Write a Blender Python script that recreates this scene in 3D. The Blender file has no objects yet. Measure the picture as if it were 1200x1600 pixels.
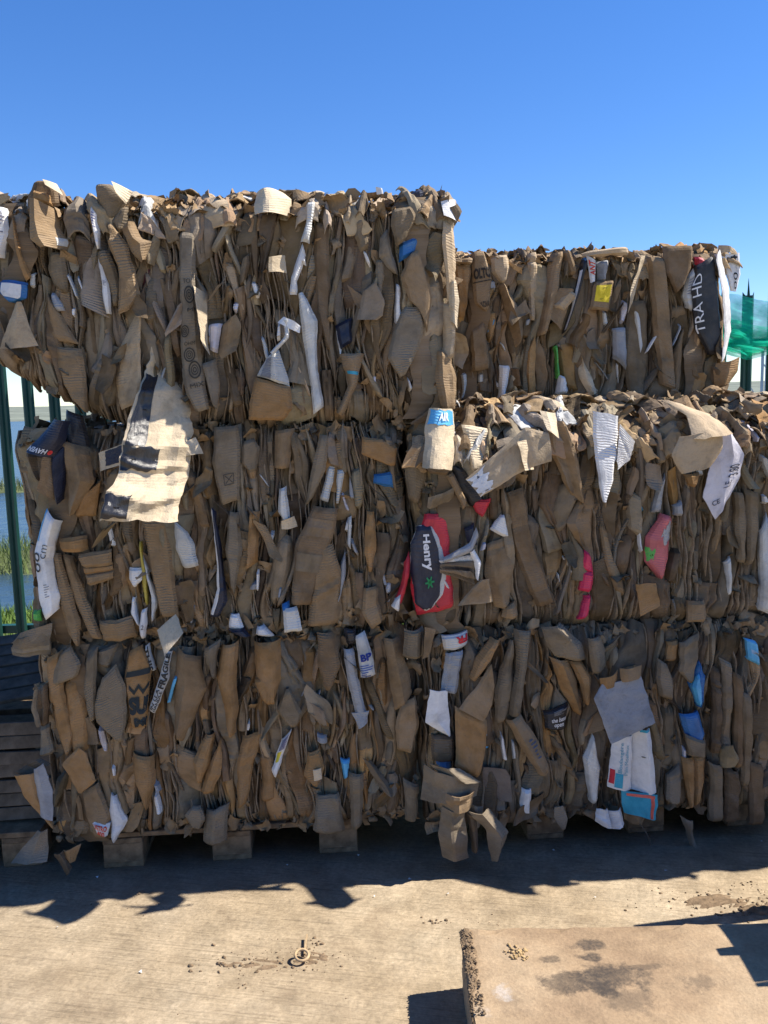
import bpy, bmesh, math, zlib
import numpy as np
from mathutils import Matrix, Vector

SC = bpy.context.scene
COL = SC.collection
R_ = math.radians
# ------------------------------------------------------------------ camera
PITCH, ROLL, EYE, FPX = 7.5, 1.5, 1.65, 1340.0
cam_d = bpy.data.cameras.new('camera')
cam = bpy.data.objects.new('camera', cam_d)
COL.objects.link(cam)
cam.matrix_world = (Matrix.Translation((0, 0, EYE)) @ Matrix.Rotation(R_(90 - PITCH), 4, 'X')
                    @ Matrix.Rotation(R_(-ROLL), 4, 'Z'))
cam_d.sensor_fit = 'VERTICAL'
cam_d.sensor_height = 32.0
cam_d.lens = FPX / 1600 * 32.0
cam_d.clip_end = 3000
SC.camera = cam
# ------------------------------------------------------------------ sky, sun, exposure
TO_SUN = Vector((0.86, 0.135, 1.0)).normalized()
SUN_EL = math.asin(TO_SUN.z)
SUN_AZ = math.atan2(TO_SUN.x, TO_SUN.y)          # clockwise from +Y
W = bpy.data.worlds.new('World')
SC.world = W
W.use_nodes = True
wn = W.node_tree.nodes
wl = W.node_tree.links
bg = wn.get('Background') or wn.new('ShaderNodeBackground')
sky = wn.new('ShaderNodeTexSky')
sky.sky_type = 'NISHITA'
sky.sun_disc = False
sky.sun_elevation = SUN_EL
sky.sun_rotation = SUN_AZ
sky.altitude = 20
sky.air_density = 0.85
sky.dust_density = 0.0
sky.ozone_density = 5.0
hs = wn.new('ShaderNodeHueSaturation')
hs.inputs['Saturation'].default_value = 1.32
hs.inputs['Hue'].default_value = 0.512
gm = wn.new('ShaderNodeGamma')
gm.inputs['Gamma'].default_value = 0.84
wl.new(sky.outputs[0], gm.inputs['Color'])
wl.new(gm.outputs[0], hs.inputs['Color'])
wl.new(hs.outputs[0], bg.inputs[0])
bg.inputs[1].default_value = 0.13
sd = bpy.data.lights.new('sun', 'SUN')
sd.energy = 4.7
sd.angle = R_(0.5)
sd.color = (1.0, 0.93, 0.82)
so = bpy.data.objects.new('sun', sd)
COL.objects.link(so)
so.rotation_euler = TO_SUN.to_track_quat('Z', 'Y').to_euler()
so.location = (6, 2, 8)
SC.view_settings.view_transform = 'Standard'
SC.view_settings.look = 'None'
SC.view_settings.exposure = 0.95
SC.view_settings.gamma = 1.0
SC.view_settings.use_curve_mapping = False
SC.cycles.max_bounces = 6
SC.cycles.diffuse_bounces = 2
SC.cycles.transparent_max_bounces = 12
SC.cycles.use_denoising = True

# ------------------------------------------------------------------ photo rays -> places on the real planes of the stack
_p, _t = R_(PITCH), R_(ROLL)
_F = np.array([0, math.cos(_p), -math.sin(_p)])
_R0 = np.array([1.0, 0, 0])
_U0 = np.array([0, math.sin(_p), math.cos(_p)])
_R = _R0 * math.cos(_t) - _U0 * math.sin(_t)
_U = _U0 * math.cos(_t) + _R0 * math.sin(_t)
_C = np.array([0, 0, EYE])
YAW = R_(4.5)
SO = np.array([-0.184, 2.931, 0.0])               # origin of the stack's front plane
ST = np.array([math.cos(YAW), math.sin(YAW), 0])  # along the stack
SN = np.array([math.sin(YAW), -math.cos(YAW), 0]) # out of its front


def ray(x, y):
    return _F + _R * (x - 600) / FPX + _U * (800 - y) / FPX


def on_face(x, y, n=0.0):
    d = ray(x, y)
    s = ((SO + SN * n - _C) @ SN) / (d @ SN)
    q = _C + d * s
    return ((q - SO) @ ST, q[2])


def on_ground(x, y, h=0.0):
    d = ray(x, y)
    s = (h - EYE) / d[2]
    return _C + d * s


def sw(a, n, z):
    """stack coordinates -> world"""
    return SO + ST * a + SN * n + np.array([0, 0, z])


rng = np.random.default_rng(11)

# ------------------------------------------------------------------ materials
def new_mat(name):
    m = bpy.data.materials.new(name)
    m.use_nodes = True
    nt = m.node_tree
    b = nt.nodes['Principled BSDF']
    return m, nt, b


def N(nt, typ, **kw):
    n = nt.nodes.new(typ)
    for k, v in kw.items():
        if k in n.inputs:
            n.inputs[k].default_value = v
        else:
            setattr(n, k, v)
    return n


def ramp(nt, fac, stops, interp='LINEAR'):
    r = nt.nodes.new('ShaderNodeValToRGB')
    r.color_ramp.interpolation = interp
    e = r.color_ramp.elements
    while len(e) < len(stops):
        e.new(0.5)
    for i, (p, c) in enumerate(stops):
        e[i].position = p
        e[i].color = (c, c, c, 1) if not hasattr(c, '__len__') else (*c, 1)
    nt.links.new(fac, r.inputs[0])
    return r.outputs[0]


def mix(nt, fac, a, b, blend='MIX'):
    n = nt.nodes.new('ShaderNodeMix')
    n.data_type = 'RGBA'
    n.blend_type = blend
    n.clamp_factor = True
    for sock, v in ((n.inputs[0], fac), (n.inputs[6], a), (n.inputs[7], b)):
        if hasattr(v, 'is_output'):
            nt.links.new(v, sock)
        elif hasattr(v, '__len__'):
            sock.default_value = (*v, 1) if len(v) == 3 else v
        else:
            sock.default_value = v
    return n.outputs[2]


def math_n(nt, op, a, b=0.0):
    n = nt.nodes.new('ShaderNodeMath')
    n.operation = op
    for i, v in enumerate((a, b)):
        if hasattr(v, 'is_output'):
            nt.links.new(v, n.inputs[i])
        else:
            n.inputs[i].default_value = v
    return n.outputs[0]


def sheet_mat(name, rough, dirt, bump_fine, wrinkle, spec, edge_wear_light=1.0):
    """board, coated board or film; its own colour comes from the object colour, alpha = how crushed its flutes are"""
    m, nt, b = new_mat(name)
    L = nt.links
    oi = N(nt, 'ShaderNodeObjectInfo')
    uv = N(nt, 'ShaderNodeUVMap')
    comb = N(nt, 'ShaderNodeCombineXYZ')
    L.new(math_n(nt, 'MULTIPLY', oi.outputs['Random'], 37.0), comb.inputs[0])
    L.new(math_n(nt, 'MULTIPLY', oi.outputs['Random'], 91.0), comb.inputs[1])
    vadd = N(nt, 'ShaderNodeVectorMath', operation='ADD')
    L.new(uv.outputs[0], vadd.inputs[0])
    L.new(comb.outputs[0], vadd.inputs[1])
    P = vadd.outputs[0]
    n1 = N(nt, 'ShaderNodeTexNoise', Scale=9.0, Detail=6.0, Roughness=0.62)
    L.new(P, n1.inputs['Vector'])
    n2 = N(nt, 'ShaderNodeTexNoise', Scale=34.0, Detail=8.0, Roughness=0.7)
    L.new(P, n2.inputs['Vector'])
    n3 = N(nt, 'ShaderNodeTexNoise', Scale=260.0, Detail=3.0, Roughness=0.6)
    L.new(P, n3.inputs['Vector'])
    c = mix(nt, 1.0, oi.outputs['Color'], ramp(nt, n1.outputs[0], [(0.28, 0.58), (0.5, .98), (0.72, 1.28)]), 'MULTIPLY')
    c = mix(nt, 1.0, c, ramp(nt, n2.outputs[0], [(0.3, 0.85), (0.7, 1.1)]), 'MULTIPLY')
    dm = math_n(nt, 'MULTIPLY', ramp(nt, n2.outputs[0], [(0.5, 0.0), (0.72, 1.0)]), dirt)
    c = mix(nt, dm, c, (0.115, 0.092, 0.07))
    dust = math_n(nt, 'MULTIPLY', ramp(nt, n1.outputs[0], [(0.45, 0.0), (0.75, 1.0)]), dirt * 0.7)
    c = mix(nt, dust, c, (0.21, 0.185, 0.155))
    # darker crease lines: ridged noise, stretched along the board
    wv = N(nt, 'ShaderNodeVectorMath', operation='MULTIPLY')
    wv.inputs[1].default_value = (1.0, 0.55, 1.0)
    L.new(P, wv.inputs[0])
    vo = N(nt, 'ShaderNodeTexNoise', Scale=26.0, Detail=7.0, Roughness=0.55)
    vo.noise_type = 'RIDGED_MULTIFRACTAL'
    vo.inputs['Lacunarity'].default_value = 2.1
    L.new(wv.outputs[0], vo.inputs['Vector'])
    cre = ramp(nt, vo.outputs[0], [(0.5, 0.0), (1.0, 1.0)])
    c = mix(nt, math_n(nt, 'MULTIPLY', cre, 0.28 * (0.3 + dirt)), c, (0.10, 0.07, 0.045))
    # folded edges paled: scuffed fibre, plus lit cut edges put into the colour
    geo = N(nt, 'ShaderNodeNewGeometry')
    wear_light = math_n(nt, 'MULTIPLY', ramp(nt, geo.outputs['Pointiness'], [(0.515, 0.0), (0.60, 1.0)]), ramp(nt, n2.outputs[0], [(0.35, 0.1), (0.6, 1.0)]))
    c = mix(nt, math_n(nt, 'MULTIPLY', wear_light, 0.55 * edge_wear_light), c, mix(nt, 0.55, c, (0.52, 0.44, 0.33)))
    L.new(c, b.inputs['Base Color'])
    # relief: flutes, wrinkles, fibres
    wav = N(nt, 'ShaderNodeTexWave', Scale=34.0, Distortion=5.0, Detail=4.0)
    wav.inputs['Detail Scale'].default_value = 0.7
    wav.bands_direction = 'Y'
    L.new(P, wav.inputs['Vector'])
    fm = math_n(nt, 'MULTIPLY', ramp(nt, n1.outputs[0], [(0.44, 0.0), (0.62, 1.0)]), oi.outputs['Alpha'])
    flute = math_n(nt, 'MULTIPLY', wav.outputs['Fac'], fm)
    h = math_n(nt, 'ADD', math_n(nt, 'MULTIPLY', flute, 0.9), math_n(nt, 'MULTIPLY', n2.outputs[0], wrinkle))
    h = math_n(nt, 'ADD', h, math_n(nt, 'MULTIPLY', ramp(nt, vo.outputs[0], [(0.2, 0.0), (1.2, 1.0)]), wrinkle * -0.9))
    h = math_n(nt, 'ADD', h, math_n(nt, 'MULTIPLY', n3.outputs[0], bump_fine))
    bp = N(nt, 'ShaderNodeBump', Strength=0.9, Distance=0.005)
    L.new(h, bp.inputs['Height'])
    L.new(bp.outputs[0], b.inputs['Normal'])
    # flutes are relief only, with no dark lines in the colour
    b.inputs['Roughness'].default_value = rough
    b.inputs['Specular IOR Level'].default_value = spec
    return m


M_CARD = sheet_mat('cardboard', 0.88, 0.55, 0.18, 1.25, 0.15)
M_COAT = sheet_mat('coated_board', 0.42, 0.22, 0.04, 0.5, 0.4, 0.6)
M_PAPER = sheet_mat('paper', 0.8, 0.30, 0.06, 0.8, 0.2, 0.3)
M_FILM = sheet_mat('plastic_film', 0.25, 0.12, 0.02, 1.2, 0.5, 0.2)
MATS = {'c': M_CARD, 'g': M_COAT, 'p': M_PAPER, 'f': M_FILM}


def plain(name, col, rough=0.7, noise=0.25, scale=12.0, bump=0.0, spec=0.3, metal=0.0):
    m, nt, b = new_mat(name)
    tc = N(nt, 'ShaderNodeTexCoord')
    n = N(nt, 'ShaderNodeTexNoise', Scale=scale, Detail=7.0, Roughness=0.65)
    nt.links.new(tc.outputs['Object'], n.inputs['Vector'])
    f = ramp(nt, n.outputs[0], [(0.3, 1 - noise), (0.7, 1 + noise)])
    nt.links.new(mix(nt, 1.0, col, f, 'MULTIPLY'), b.inputs['Base Color'])
    b.inputs['Roughness'].default_value = rough
    b.inputs['Specular IOR Level'].default_value = spec
    b.inputs['Metallic'].default_value = metal
    if bump:
        bp = N(nt, 'ShaderNodeBump', Strength=bump, Distance=0.01)
        nt.links.new(n.outputs[0], bp.inputs['Height'])
        nt.links.new(bp.outputs[0], b.inputs['Normal'])
    return m


INK = {}


def ink(col):
    if col not in INK:
        INK[col] = plain('ink', col, 0.6, 0.2, 60.0)
    return INK[col]


# board colours (albedo)
PAL = {
    'tan': (0.40, 0.262, 0.145), 'light': (0.50, 0.38, 0.245), 'cream': (0.60, 0.49, 0.34), 'grey': (0.31, 0.238, 0.165),
    'olive': (0.29, 0.212, 0.135), 'brown': (0.27, 0.175, 0.10), 'dark': (0.17, 0.115, 0.072), 'orange': (0.48, 0.265, 0.105),
    'dust': (0.35, 0.28, 0.21), 'white': (0.76, 0.75, 0.74), 'pale': (0.58, 0.58, 0.56), 'slate': (0.33, 0.34, 0.36),
    'blue': (0.03, 0.16, 0.42), 'sky': (0.10, 0.42, 0.72), 'navy': (0.012, 0.018, 0.042), 'black': (0.018, 0.018, 0.022),
    'red': (0.55, 0.03, 0.05), 'crimson': (0.62, 0.03, 0.10), 'pink': (0.52, 0.13, 0.14), 'green': (0.10, 0.42, 0.08),
    'yellow': (0.80, 0.62, 0.04), 'teal': (0.05, 0.36, 0.52), 'maroon': (0.10, 0.018, 0.02), 'lilac': (0.62, 0.60, 0.66),
    'mustard': (0.45, 0.36, 0.06),
}


for _k in ('tan', 'grey', 'olive', 'brown', 'dark', 'orange', 'dust'):
    _g = float(np.mean(PAL[_k]))
    PAL[_k] = tuple((np.array(PAL[_k]) * .91 + _g * .09) * 0.74 * np.array([1.0, 1.012, .96]))


def tri_wave(x):
    return np.abs((x - np.floor(x)) * 2 - 1) * 2 - 1


# ------------------------------------------------------------------ meshes
def mesh_from(name, V, F, UV=None, smooth=True, sharp=0.0):
    """V (n,3); F list of (m,k) int arrays (all quads, or all tris)"""
    me = bpy.data.meshes.new(name)
    F = [np.asarray(f, dtype=np.int32) for f in F if len(f)]
    nl = sum(f.size for f in F)
    nf = sum(len(f) for f in F)
    me.vertices.add(len(V))
    me.loops.add(nl)
    me.polygons.add(nf)
    me.vertices.foreach_set('co', np.asarray(V, dtype=np.float32).ravel())
    li = np.concatenate([f.ravel() for f in F])
    me.loops.foreach_set('vertex_index', li)
    tot = np.concatenate([np.full(len(f), f.shape[1], dtype=np.int32) for f in F])
    st = np.concatenate([[0], np.cumsum(tot)[:-1]]).astype(np.int32)
    me.polygons.foreach_set('loop_start', st)
    if smooth:
        me.polygons.foreach_set('use_smooth', np.ones(nf, dtype=bool))
    if UV is not None:
        l = me.uv_layers.new(name='UVMap')
        l.data.foreach_set('uv', np.asarray(UV, dtype=np.float32)[li].ravel())
    me.update(calc_edges=True)
    me.validate()
    if sharp:
        me.set_sharp_from_angle(angle=sharp)
    return me


def obj_from(name, me, mat, parent=None, color=None, alpha=0.3):
    if mat is not None and not me.materials:
        me.materials.append(mat)
    o = bpy.data.objects.new(name, me)
    COL.objects.link(o)
    if parent is not None:
        o.parent = parent
    if color is not None:
        o.color = (*color, alpha)
    return o


def tag(o, label=None, cat=None, group=None, kind=None):
    if label:
        o['label'] = label
    if cat:
        o['category'] = cat
    if group:
        o['group'] = group
    if kind:
        o['kind'] = kind
    return o


def empty(name, loc, rz=0.0):
    o = bpy.data.objects.new(name, None)
    COL.objects.link(o)
    o.location = loc
    o.rotation_euler = (0, 0, rz)
    o.empty_display_size = 0.1
    return o


class MB:
    """collects boxes and prisms into one mesh"""
    def __init__(s):
        s.v, s.f = [], []

    def box(s, c, d, rot=None, j=0.0):
        i = len(s.v)
        for sx in (-1, 1):
            for sy in (-1, 1):
                for sz in (-1, 1):
                    p = Vector((sx * d[0] / 2, sy * d[1] / 2, sz * d[2] / 2))
                    if j:
                        p += Vector(rng.normal(0, j, 3))
                    if rot is not None:
                        p = rot @ p
                    s.v.append(p + Vector(c))
        for q in ((0, 1, 3, 2), (4, 6, 7, 5), (0, 4, 5, 1), (2, 3, 7, 6), (0, 2, 6, 4), (1, 5, 7, 3)):
            s.f.append([i + k for k in q])
        return s

    def mesh(s, name, bevel=0.0, seg=1):
        bm = bmesh.new()
        vs = [bm.verts.new(p) for p in s.v]
        for q in s.f:
            bm.faces.new([vs[k] for k in q])
        bmesh.ops.recalc_face_normals(bm, faces=bm.faces)
        if bevel:
            bmesh.ops.bevel(bm, geom=list(bm.edges), offset=bevel, segments=seg, affect='EDGES')
        me = bpy.data.meshes.new(name)
        bm.to_mesh(me)
        bm.free()
        return me


# ------------------------------------------------------------------ sheets
class Frame:
    """a bale (or a loose sheet): stack coordinates (a, n, z) -> its own local coordinates"""
    def __init__(s, ac, nc, zb):
        s.ac, s.nc, s.zb = ac, nc, zb

    def loc(s, A, Nn, Z):
        return np.stack([A - s.ac, s.nc - Nn, Z - s.zb], -1)

    def world(s):
        return Vector(sw(s.ac, s.nc, s.zb))


def grid_faces(m, k, off=0):
    i = np.arange(m - 1)[:, None] * k + np.arange(k - 1)[None, :] + off
    return np.stack([i, i + 1, i + k + 1, i + k], -1).reshape(-1, 4)


def border_idx(m, k):
    t = [(0, j) for j in range(k)]
    t += [(i, k - 1) for i in range(1, m)]
    t += [(m - 1, j) for j in range(k - 2, -1, -1)]
    t += [(i, 0) for i in range(m - 2, 0, -1)]
    return np.array([a * k + b for a, b in t])


def sheet_mesh(name, fr, P3, depth_vec, free, uvs, thick=0.0045, wall=0.035):
    """P3 (m,k,3) in stack coords (a,n,z); depth_vec: the way into the bale"""
    m, k = P3.shape[:2]
    dv = np.asarray(depth_vec, dtype=float)
    top = P3.reshape(-1, 3)
    b = border_idx(m, k)
    V = [top]
    U = [uvs.reshape(-1, 2)]
    F = [grid_faces(m, k)]
    nb = len(b)
    o1 = len(top)
    V.append(top[b])
    d = thick if free else wall
    c = top.mean(0)
    low = top[b] + dv * d
    if not free:
        low = low + (c - low) * 0.08
        low = low - 0.0
    V.append(low)
    U += [uvs.reshape(-1, 2)[b], uvs.reshape(-1, 2)[b] + 0.003]
    i = np.arange(nb)
    j = (i + 1) % nb
    F.append(np.stack([o1 + i, o1 + nb + i, o1 + nb + j, o1 + j], -1))
    if free:
        o2 = o1 + 2 * nb
        V.append(top + dv * thick)
        U.append(uvs.reshape(-1, 2) + 0.31)
        F.append(grid_faces(m, k, o2)[:, ::-1])
    V = np.concatenate(V)
    # local coords flip (a,n,z)->(x,-n,z)
    L = fr.loc(V[:, 0], V[:, 1], V[:, 2])
    return mesh_from(name, L, F, np.concatenate(U), sharp=.24)


def resample(P, m):
    P = np.asarray(P, dtype=float)
    d = np.concatenate([[0], np.cumsum(np.hypot(*np.diff(P, axis=0).T[:2]))])
    if d[-1] < 1e-6:
        return np.repeat(P[:1], m, 0)
    s = np.linspace(0, d[-1], m)
    # gentle smoothing of the traced polyline
    return np.stack([np.interp(s, d, P[:, i]) for i in range(P.shape[1])], -1)


def knots(s, r, lo, hi):
    """a run of straight facets of uneven length: where board creases"""
    a, b = s.min() - .01, s.max() + .01
    n = int((b - a) / lo) + 3
    k = a - .02 + np.cumsum(r.uniform(lo, hi, n))
    k = np.concatenate([[a - .02], k])
    return np.interp(s, k, r.normal(0, 1, len(k)))


def crumple(A, B, r, amp, scale=1.0):
    out = np.zeros_like(A)
    for th0, spread, lo, hi, wt in ((0.0, .22, .014, .055, .55), (r.choice([-.7, .7]), .35, .05, .16, .75), (math.pi / 2, .4, .06, .24, .8)):
        th = th0 + r.uniform(-spread, spread)
        wob = .004 * np.sin(A * r.uniform(20, 45) + r.uniform(0, 6)) + .004 * np.sin(B * r.uniform(15, 40) + r.uniform(0, 6))
        out += knots(A * math.cos(th) + B * math.sin(th) + wob, r, lo * scale, hi * scale) * wt
    g = r.uniform(.1, .5)
    out += g * knots(A + r.uniform(-.5, .5) * B, r, .007 * scale, .024 * scale) + g * knots(B + r.uniform(-.6, .6) * A, r, .009 * scale, .034 * scale)
    return out * amp


def profile(t, kind, r):
    x = 2 * t - 1
    if kind == 'round':
        return 1 - np.abs(x) ** 2.3
    if kind == 'fold':
        f = r.uniform(-0.45, 0.45)
        return np.where(x < f, (x + 1) / (f + 1), (1 - x) / (1 - f))
    if kind == 'flat':
        return 0.5 + 0.5 * (1 - x ** 8)
    if kind == 'left':
        return 0.5 - 0.5 * x
    if kind == 'right':
        return 0.5 + 0.5 * x
    if kind == 'valley':
        f = r.uniform(-0.3, 0.3)
        return 0.35 + 0.65 * np.minimum(1, np.abs(x - f) * 1.3) - 0.5 * np.abs(x) ** 8
    return 1 - x ** 2


class Surf:
    """keeps a sheet's grid so print and tape can be laid on it"""
    def __init__(s, P3, nrm, fr):
        s.P, s.n, s.fr = P3, np.asarray(nrm, float), fr
        s.m, s.k = P3.shape[:2]

    def at(s, u, v, lift=0.0015):
        u = np.clip(u, 0, 1) * (s.k - 1)
        v = np.clip(v, 0, 1) * (s.m - 1)
        i = np.minimum(v.astype(int), s.m - 2)
        j = np.minimum(u.astype(int), s.k - 2)
        fu, fv = (u - j)[:, None], (v - i)[:, None]
        P = s.P
        q = (P[i, j] * (1 - fu) * (1 - fv) + P[i, j + 1] * fu * (1 - fv) + P[i + 1, j] * (1 - fu) * fv + P[i + 1, j + 1] * fu * fv)
        return q + s.n * lift


def patch(parent, surf, name, u0, u1, v0, v1, color, mat='g', ragged=0.0, lift=0.0016, label=None):
    """tape, label or printed band lying on a sheet"""
    m, k = max(4, int(surf.m * abs(v1 - v0) * 1.5) + 3), max(4, int(surf.k * abs(u1 - u0) * 1.5) + 3)
    V, U = np.meshgrid(np.linspace(v0, v1, m), np.linspace(u0, u1, k), indexing='ij')
    if ragged:
        U = U + ragged * (np.sin(V * 47 + u0 * 9) * 0.5 + np.sin(V * 23 + 1.7)) * np.where(U > (u0 + u1) / 2, 1, -1) * 0.5
        V = V + ragged * (np.sin(U * 41 + v0 * 5) * 0.5 + np.sin(U * 19 + .7)) * np.where(V > (v0 + v1) / 2, 1, -1) * 0.5
    q = surf.at(U.ravel(), V.ravel(), lift)
    o = obj_from(name, mesh_from(name, surf.fr.loc(q[:, 0], q[:, 1], q[:, 2]), [grid_faces(m, k)],
                                 np.stack([U.ravel() * .2, V.ravel() * .2], -1)), MATS[mat], parent, PAL.get(color, color), 0.25)
    if label:
        o['label'] = label
    return o


_txt_cache = {}


def text_mesh(s, bold=0.02):
    if (s, bold) in _txt_cache:
        return _txt_cache[(s, bold)]
    c = bpy.data.curves.new('lettering', 'FONT')
    c.body = s
    c.size = 1.0
    c.offset = bold
    c.resolution_u = 3
    o = bpy.data.objects.new('lettering', c)
    COL.objects.link(o)
    bpy.context.view_layer.update()
    me = bpy.data.meshes.new_from_object(o.evaluated_get(bpy.context.evaluated_depsgraph_get()))
    COL.objects.unlink(o)
    bpy.data.objects.remove(o)
    bm = bmesh.new()
    bm.from_mesh(me)
    bmesh.ops.triangulate(bm, faces=bm.faces)
    for _ in range(2):
        es = [e for e in bm.edges if e.calc_length() > 0.28]
        if not es:
            break
        bmesh.ops.subdivide_edges(bm, edges=es, cuts=1, use_grid_fill=False)
        bmesh.ops.triangulate(bm, faces=bm.faces)
    V = np.array([v.co[:2] for v in bm.verts])
    F = np.array([[v.index for v in f.verts] for f in bm.faces])
    bm.verts.index_update()
    F = np.array([[v.index for v in f.verts] for f in bm.faces])
    bm.free()
    V = (V - V.min(0)) / (V.max(0) - V.min(0) + 1e-9)
    _txt_cache[(s, bold)] = (V, F)
    return V, F


def lay(parent, surf, name, XY, F, u0, u1, v0, v1, rot, col, lift=0.0034):
    x, y = XY[:, 0], XY[:, 1]
    if rot == 0:
        u, v = u0 + (u1 - u0) * x, v1 - (v1 - v0) * y
    elif rot == 90:
        u, v = u1 - (u1 - u0) * (y), v1 - (v1 - v0) * x
    elif rot == -90:
        u, v = u0 + (u1 - u0) * y, v0 + (v1 - v0) * x
    else:
        u, v = u1 - (u1 - u0) * x, v0 + (v1 - v0) * y
    q = surf.at(u, v, lift)
    return obj_from(name, mesh_from(name, surf.fr.loc(q[:, 0], q[:, 1], q[:, 2]), [F], smooth=False), ink(col), parent)


def text_on(parent, surf, s, u0, u1, v0, v1, rot=0, col=(0.02, 0.02, 0.02), bold=0.02):
    V, F = text_mesh(s, bold)
    return lay(parent, surf, 'lettering', V, F, u0, u1, v0, v1, rot, col)


def shape_xy(kind):
    V, F = [], []
    def strip(p0, p1):
        i = len(V)
        V.extend(p0)
        V.extend(p1)
        n = len(p0)
        for k in range(n - 1):
            F.append((i + k, i + k + 1, i + n + k + 1))
            F.append((i + k, i + n + k + 1, i + n + k))
    if kind == 'rings':
        for r0, r1 in ((.08, .13), (.2, .25), (.34, .42)):
            th = np.linspace(0, 2 * math.pi, 29)
            strip([(.5 + r0 * math.cos(a), .5 + r0 * math.sin(a)) for a in th], [(.5 + r1 * math.cos(a), .5 + r1 * math.sin(a)) for a in th])
    elif kind == 'disc':
        th = np.linspace(0, 2 * math.pi, 25)
        strip([(.5, .5)] * 25, [(.5 + .5 * math.cos(a), .5 + .5 * math.sin(a)) for a in th])
    elif kind == 'star':
        th = np.linspace(0, 2 * math.pi, 25)
        strip([(.5, .5)] * 25, [(.5 + (.5 if i % 4 < 2 else .24) * math.cos(a), .5 + (.5 if i % 4 < 2 else .24) * math.sin(a)) for i, a in enumerate(th)])
    elif kind == 'boxx':
        def ln(x0, y0, x1, y1, w=.035):
            dx, dy = x1 - x0, y1 - y0
            l = math.hypot(dx, dy)
            nx, ny = -dy / l * w, dx / l * w
            n = 7
            strip([(x0 + dx * t + nx, y0 + dy * t + ny) for t in np.linspace(0, 1, n)], [(x0 + dx * t - nx, y0 + dy * t - ny) for t in np.linspace(0, 1, n)])
        for a in ((0, 0, 1, 0), (1, 0, 1, 1), (1, 1, 0, 1), (0, 1, 0, 0), (.12, .12, .88, .88), (.12, .88, .88, .12)):
            ln(*a)
    elif kind == 'lines':
        for i in range(6):
            y = i / 6
            strip([(t * (0.7 + 0.3 * math.sin(i * 5)), y) for t in np.linspace(0, 1, 7)], [(t * (0.7 + 0.3 * math.sin(i * 5)), y + .06) for t in np.linspace(0, 1, 7)])
    elif kind == 'ticks':
        for i in range(14):
            y = i / 14
            strip([(t, y) for t in np.linspace(0, .8, 5)], [(t, y + .045) for t in np.linspace(0, .8, 5)])
    elif kind == 'band':
        strip([(t, 0) for t in np.linspace(0, 1, 15)], [(t, 1) for t in np.linspace(0, 1, 15)])
    elif kind == 'zig':
        strip([(t, abs((t * 2) % 1 - .5) * 1.1) for t in np.linspace(0, 1, 17)], [(t, abs((t * 2) % 1 - .5) * 1.1 + .34) for t in np.linspace(0, 1, 17)])
    return np.array(V, float), np.array(F)


def mark_on(parent, surf, kind, u0, u1, v0, v1, rot=0, col=(0.02, 0.02, 0.02), name='emblem'):
    V, F = shape_xy(kind)
    return lay(parent, surf, name, V, F, u0, u1, v0, v1, rot, col)


def traced(parent, fr, name, color, n, L, Rr, prof='round', bulge=None, mat='c', amp=0.0055, tilt=0.0, lean=0.0, free=False, corr=0.35,
           base=0.0, label=None, seed=None, res=0.009, edge=0.0016, wall=0.022, curl=0.0, ridge=0.0):
    """one sheet whose outline was read off the photograph; L and R are its two long edges (photo pixels), n how far it stands
    proud of the face (m); tilt/lean turn it about its upright/level axis (m over its width/length)"""
    r = np.random.default_rng(seed if seed is not None else zlib.crc32(repr((name, L[0], Rr[-1])).encode()))
    nn = base + (n if free else n * .9 + .004)
    Lp = [on_face(x, y, nn) for x, y in L]
    Rp = [on_face(x, y, nn) for x, y in Rr]
    ln = max(np.hypot(*np.diff(np.array(Lp), axis=0).T).sum(), np.hypot(*np.diff(np.array(Rp), axis=0).T).sum())
    m = int(np.clip(ln / res, 5, 64))
    A0, A1 = resample(Lp, m), resample(Rp, m)
    wd = np.hypot(*(A1 - A0).T).max()
    k = int(np.clip(wd / res, 5, 34))
    t = np.linspace(0, 1, k)[None, :]
    v = np.linspace(0, 1, m)[:, None]
    A = A0[:, :1] + (A1[:, :1] - A0[:, :1]) * t
    Z = A0[:, 1:] + (A1[:, 1:] - A0[:, 1:]) * t
    A, Z = A + 0 * v, Z + 0 * t
    for side in (0, 1):
        A = A + (knots(Z[:, :1], r, .012, .06) + .5 * knots(Z[:, :1], r, .006, .02)) * edge * np.clip(1 - np.abs(t - side) / .35, 0, 1)
        Z = Z + (knots(A[-side:][:1] if side else A[:1], r, .01, .04)) * edge * np.clip(1 - np.abs(v - side) / .2, 0, 1)
    bl = bulge if bulge is not None else min(0.024, 0.15 * wd)
    H = profile(t + 0 * v, prof, r) * bl
    H = H + tilt * (t - .5) + lean * (.5 - v)
    H = H + crumple(A, Z, r, amp, 1.0)
    if ridge:
        H = H + ridge * knots(Z + .22 * A + .01 * np.sin(A * 30), r, .012, .045) + .6 * ridge * knots(Z - .3 * A, r, .02, .06)
    if not free:
        H = H - 0.008 * np.abs(2 * t - 1) ** 9
        ev = min(.12, .022 / ln)
        H = H - 0.012 * (np.clip(1 - v / ev, 0, 1) ** 2 + np.clip(1 - (1 - v) / ev, 0, 1) ** 2)
    H = H + curl * np.clip((v - .6) / .4, 0, 1) ** 2
    P3 = np.stack([A, nn + H - bl * .5, Z], -1)
    uv = np.stack([t * wd + 0 * v, v * ln + 0 * t], -1)
    me = sheet_mesh(name, fr, P3, (0, -1, 0), free, uv, wall=wall)
    c = np.array(PAL[color]) * r.uniform(0.92, 1.08)
    o = obj_from(name, me, MATS[mat], parent, tuple(c), corr)
    if label:
        o['label'] = label
    return o, Surf(P3, (0, 1, 0), fr)

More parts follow.
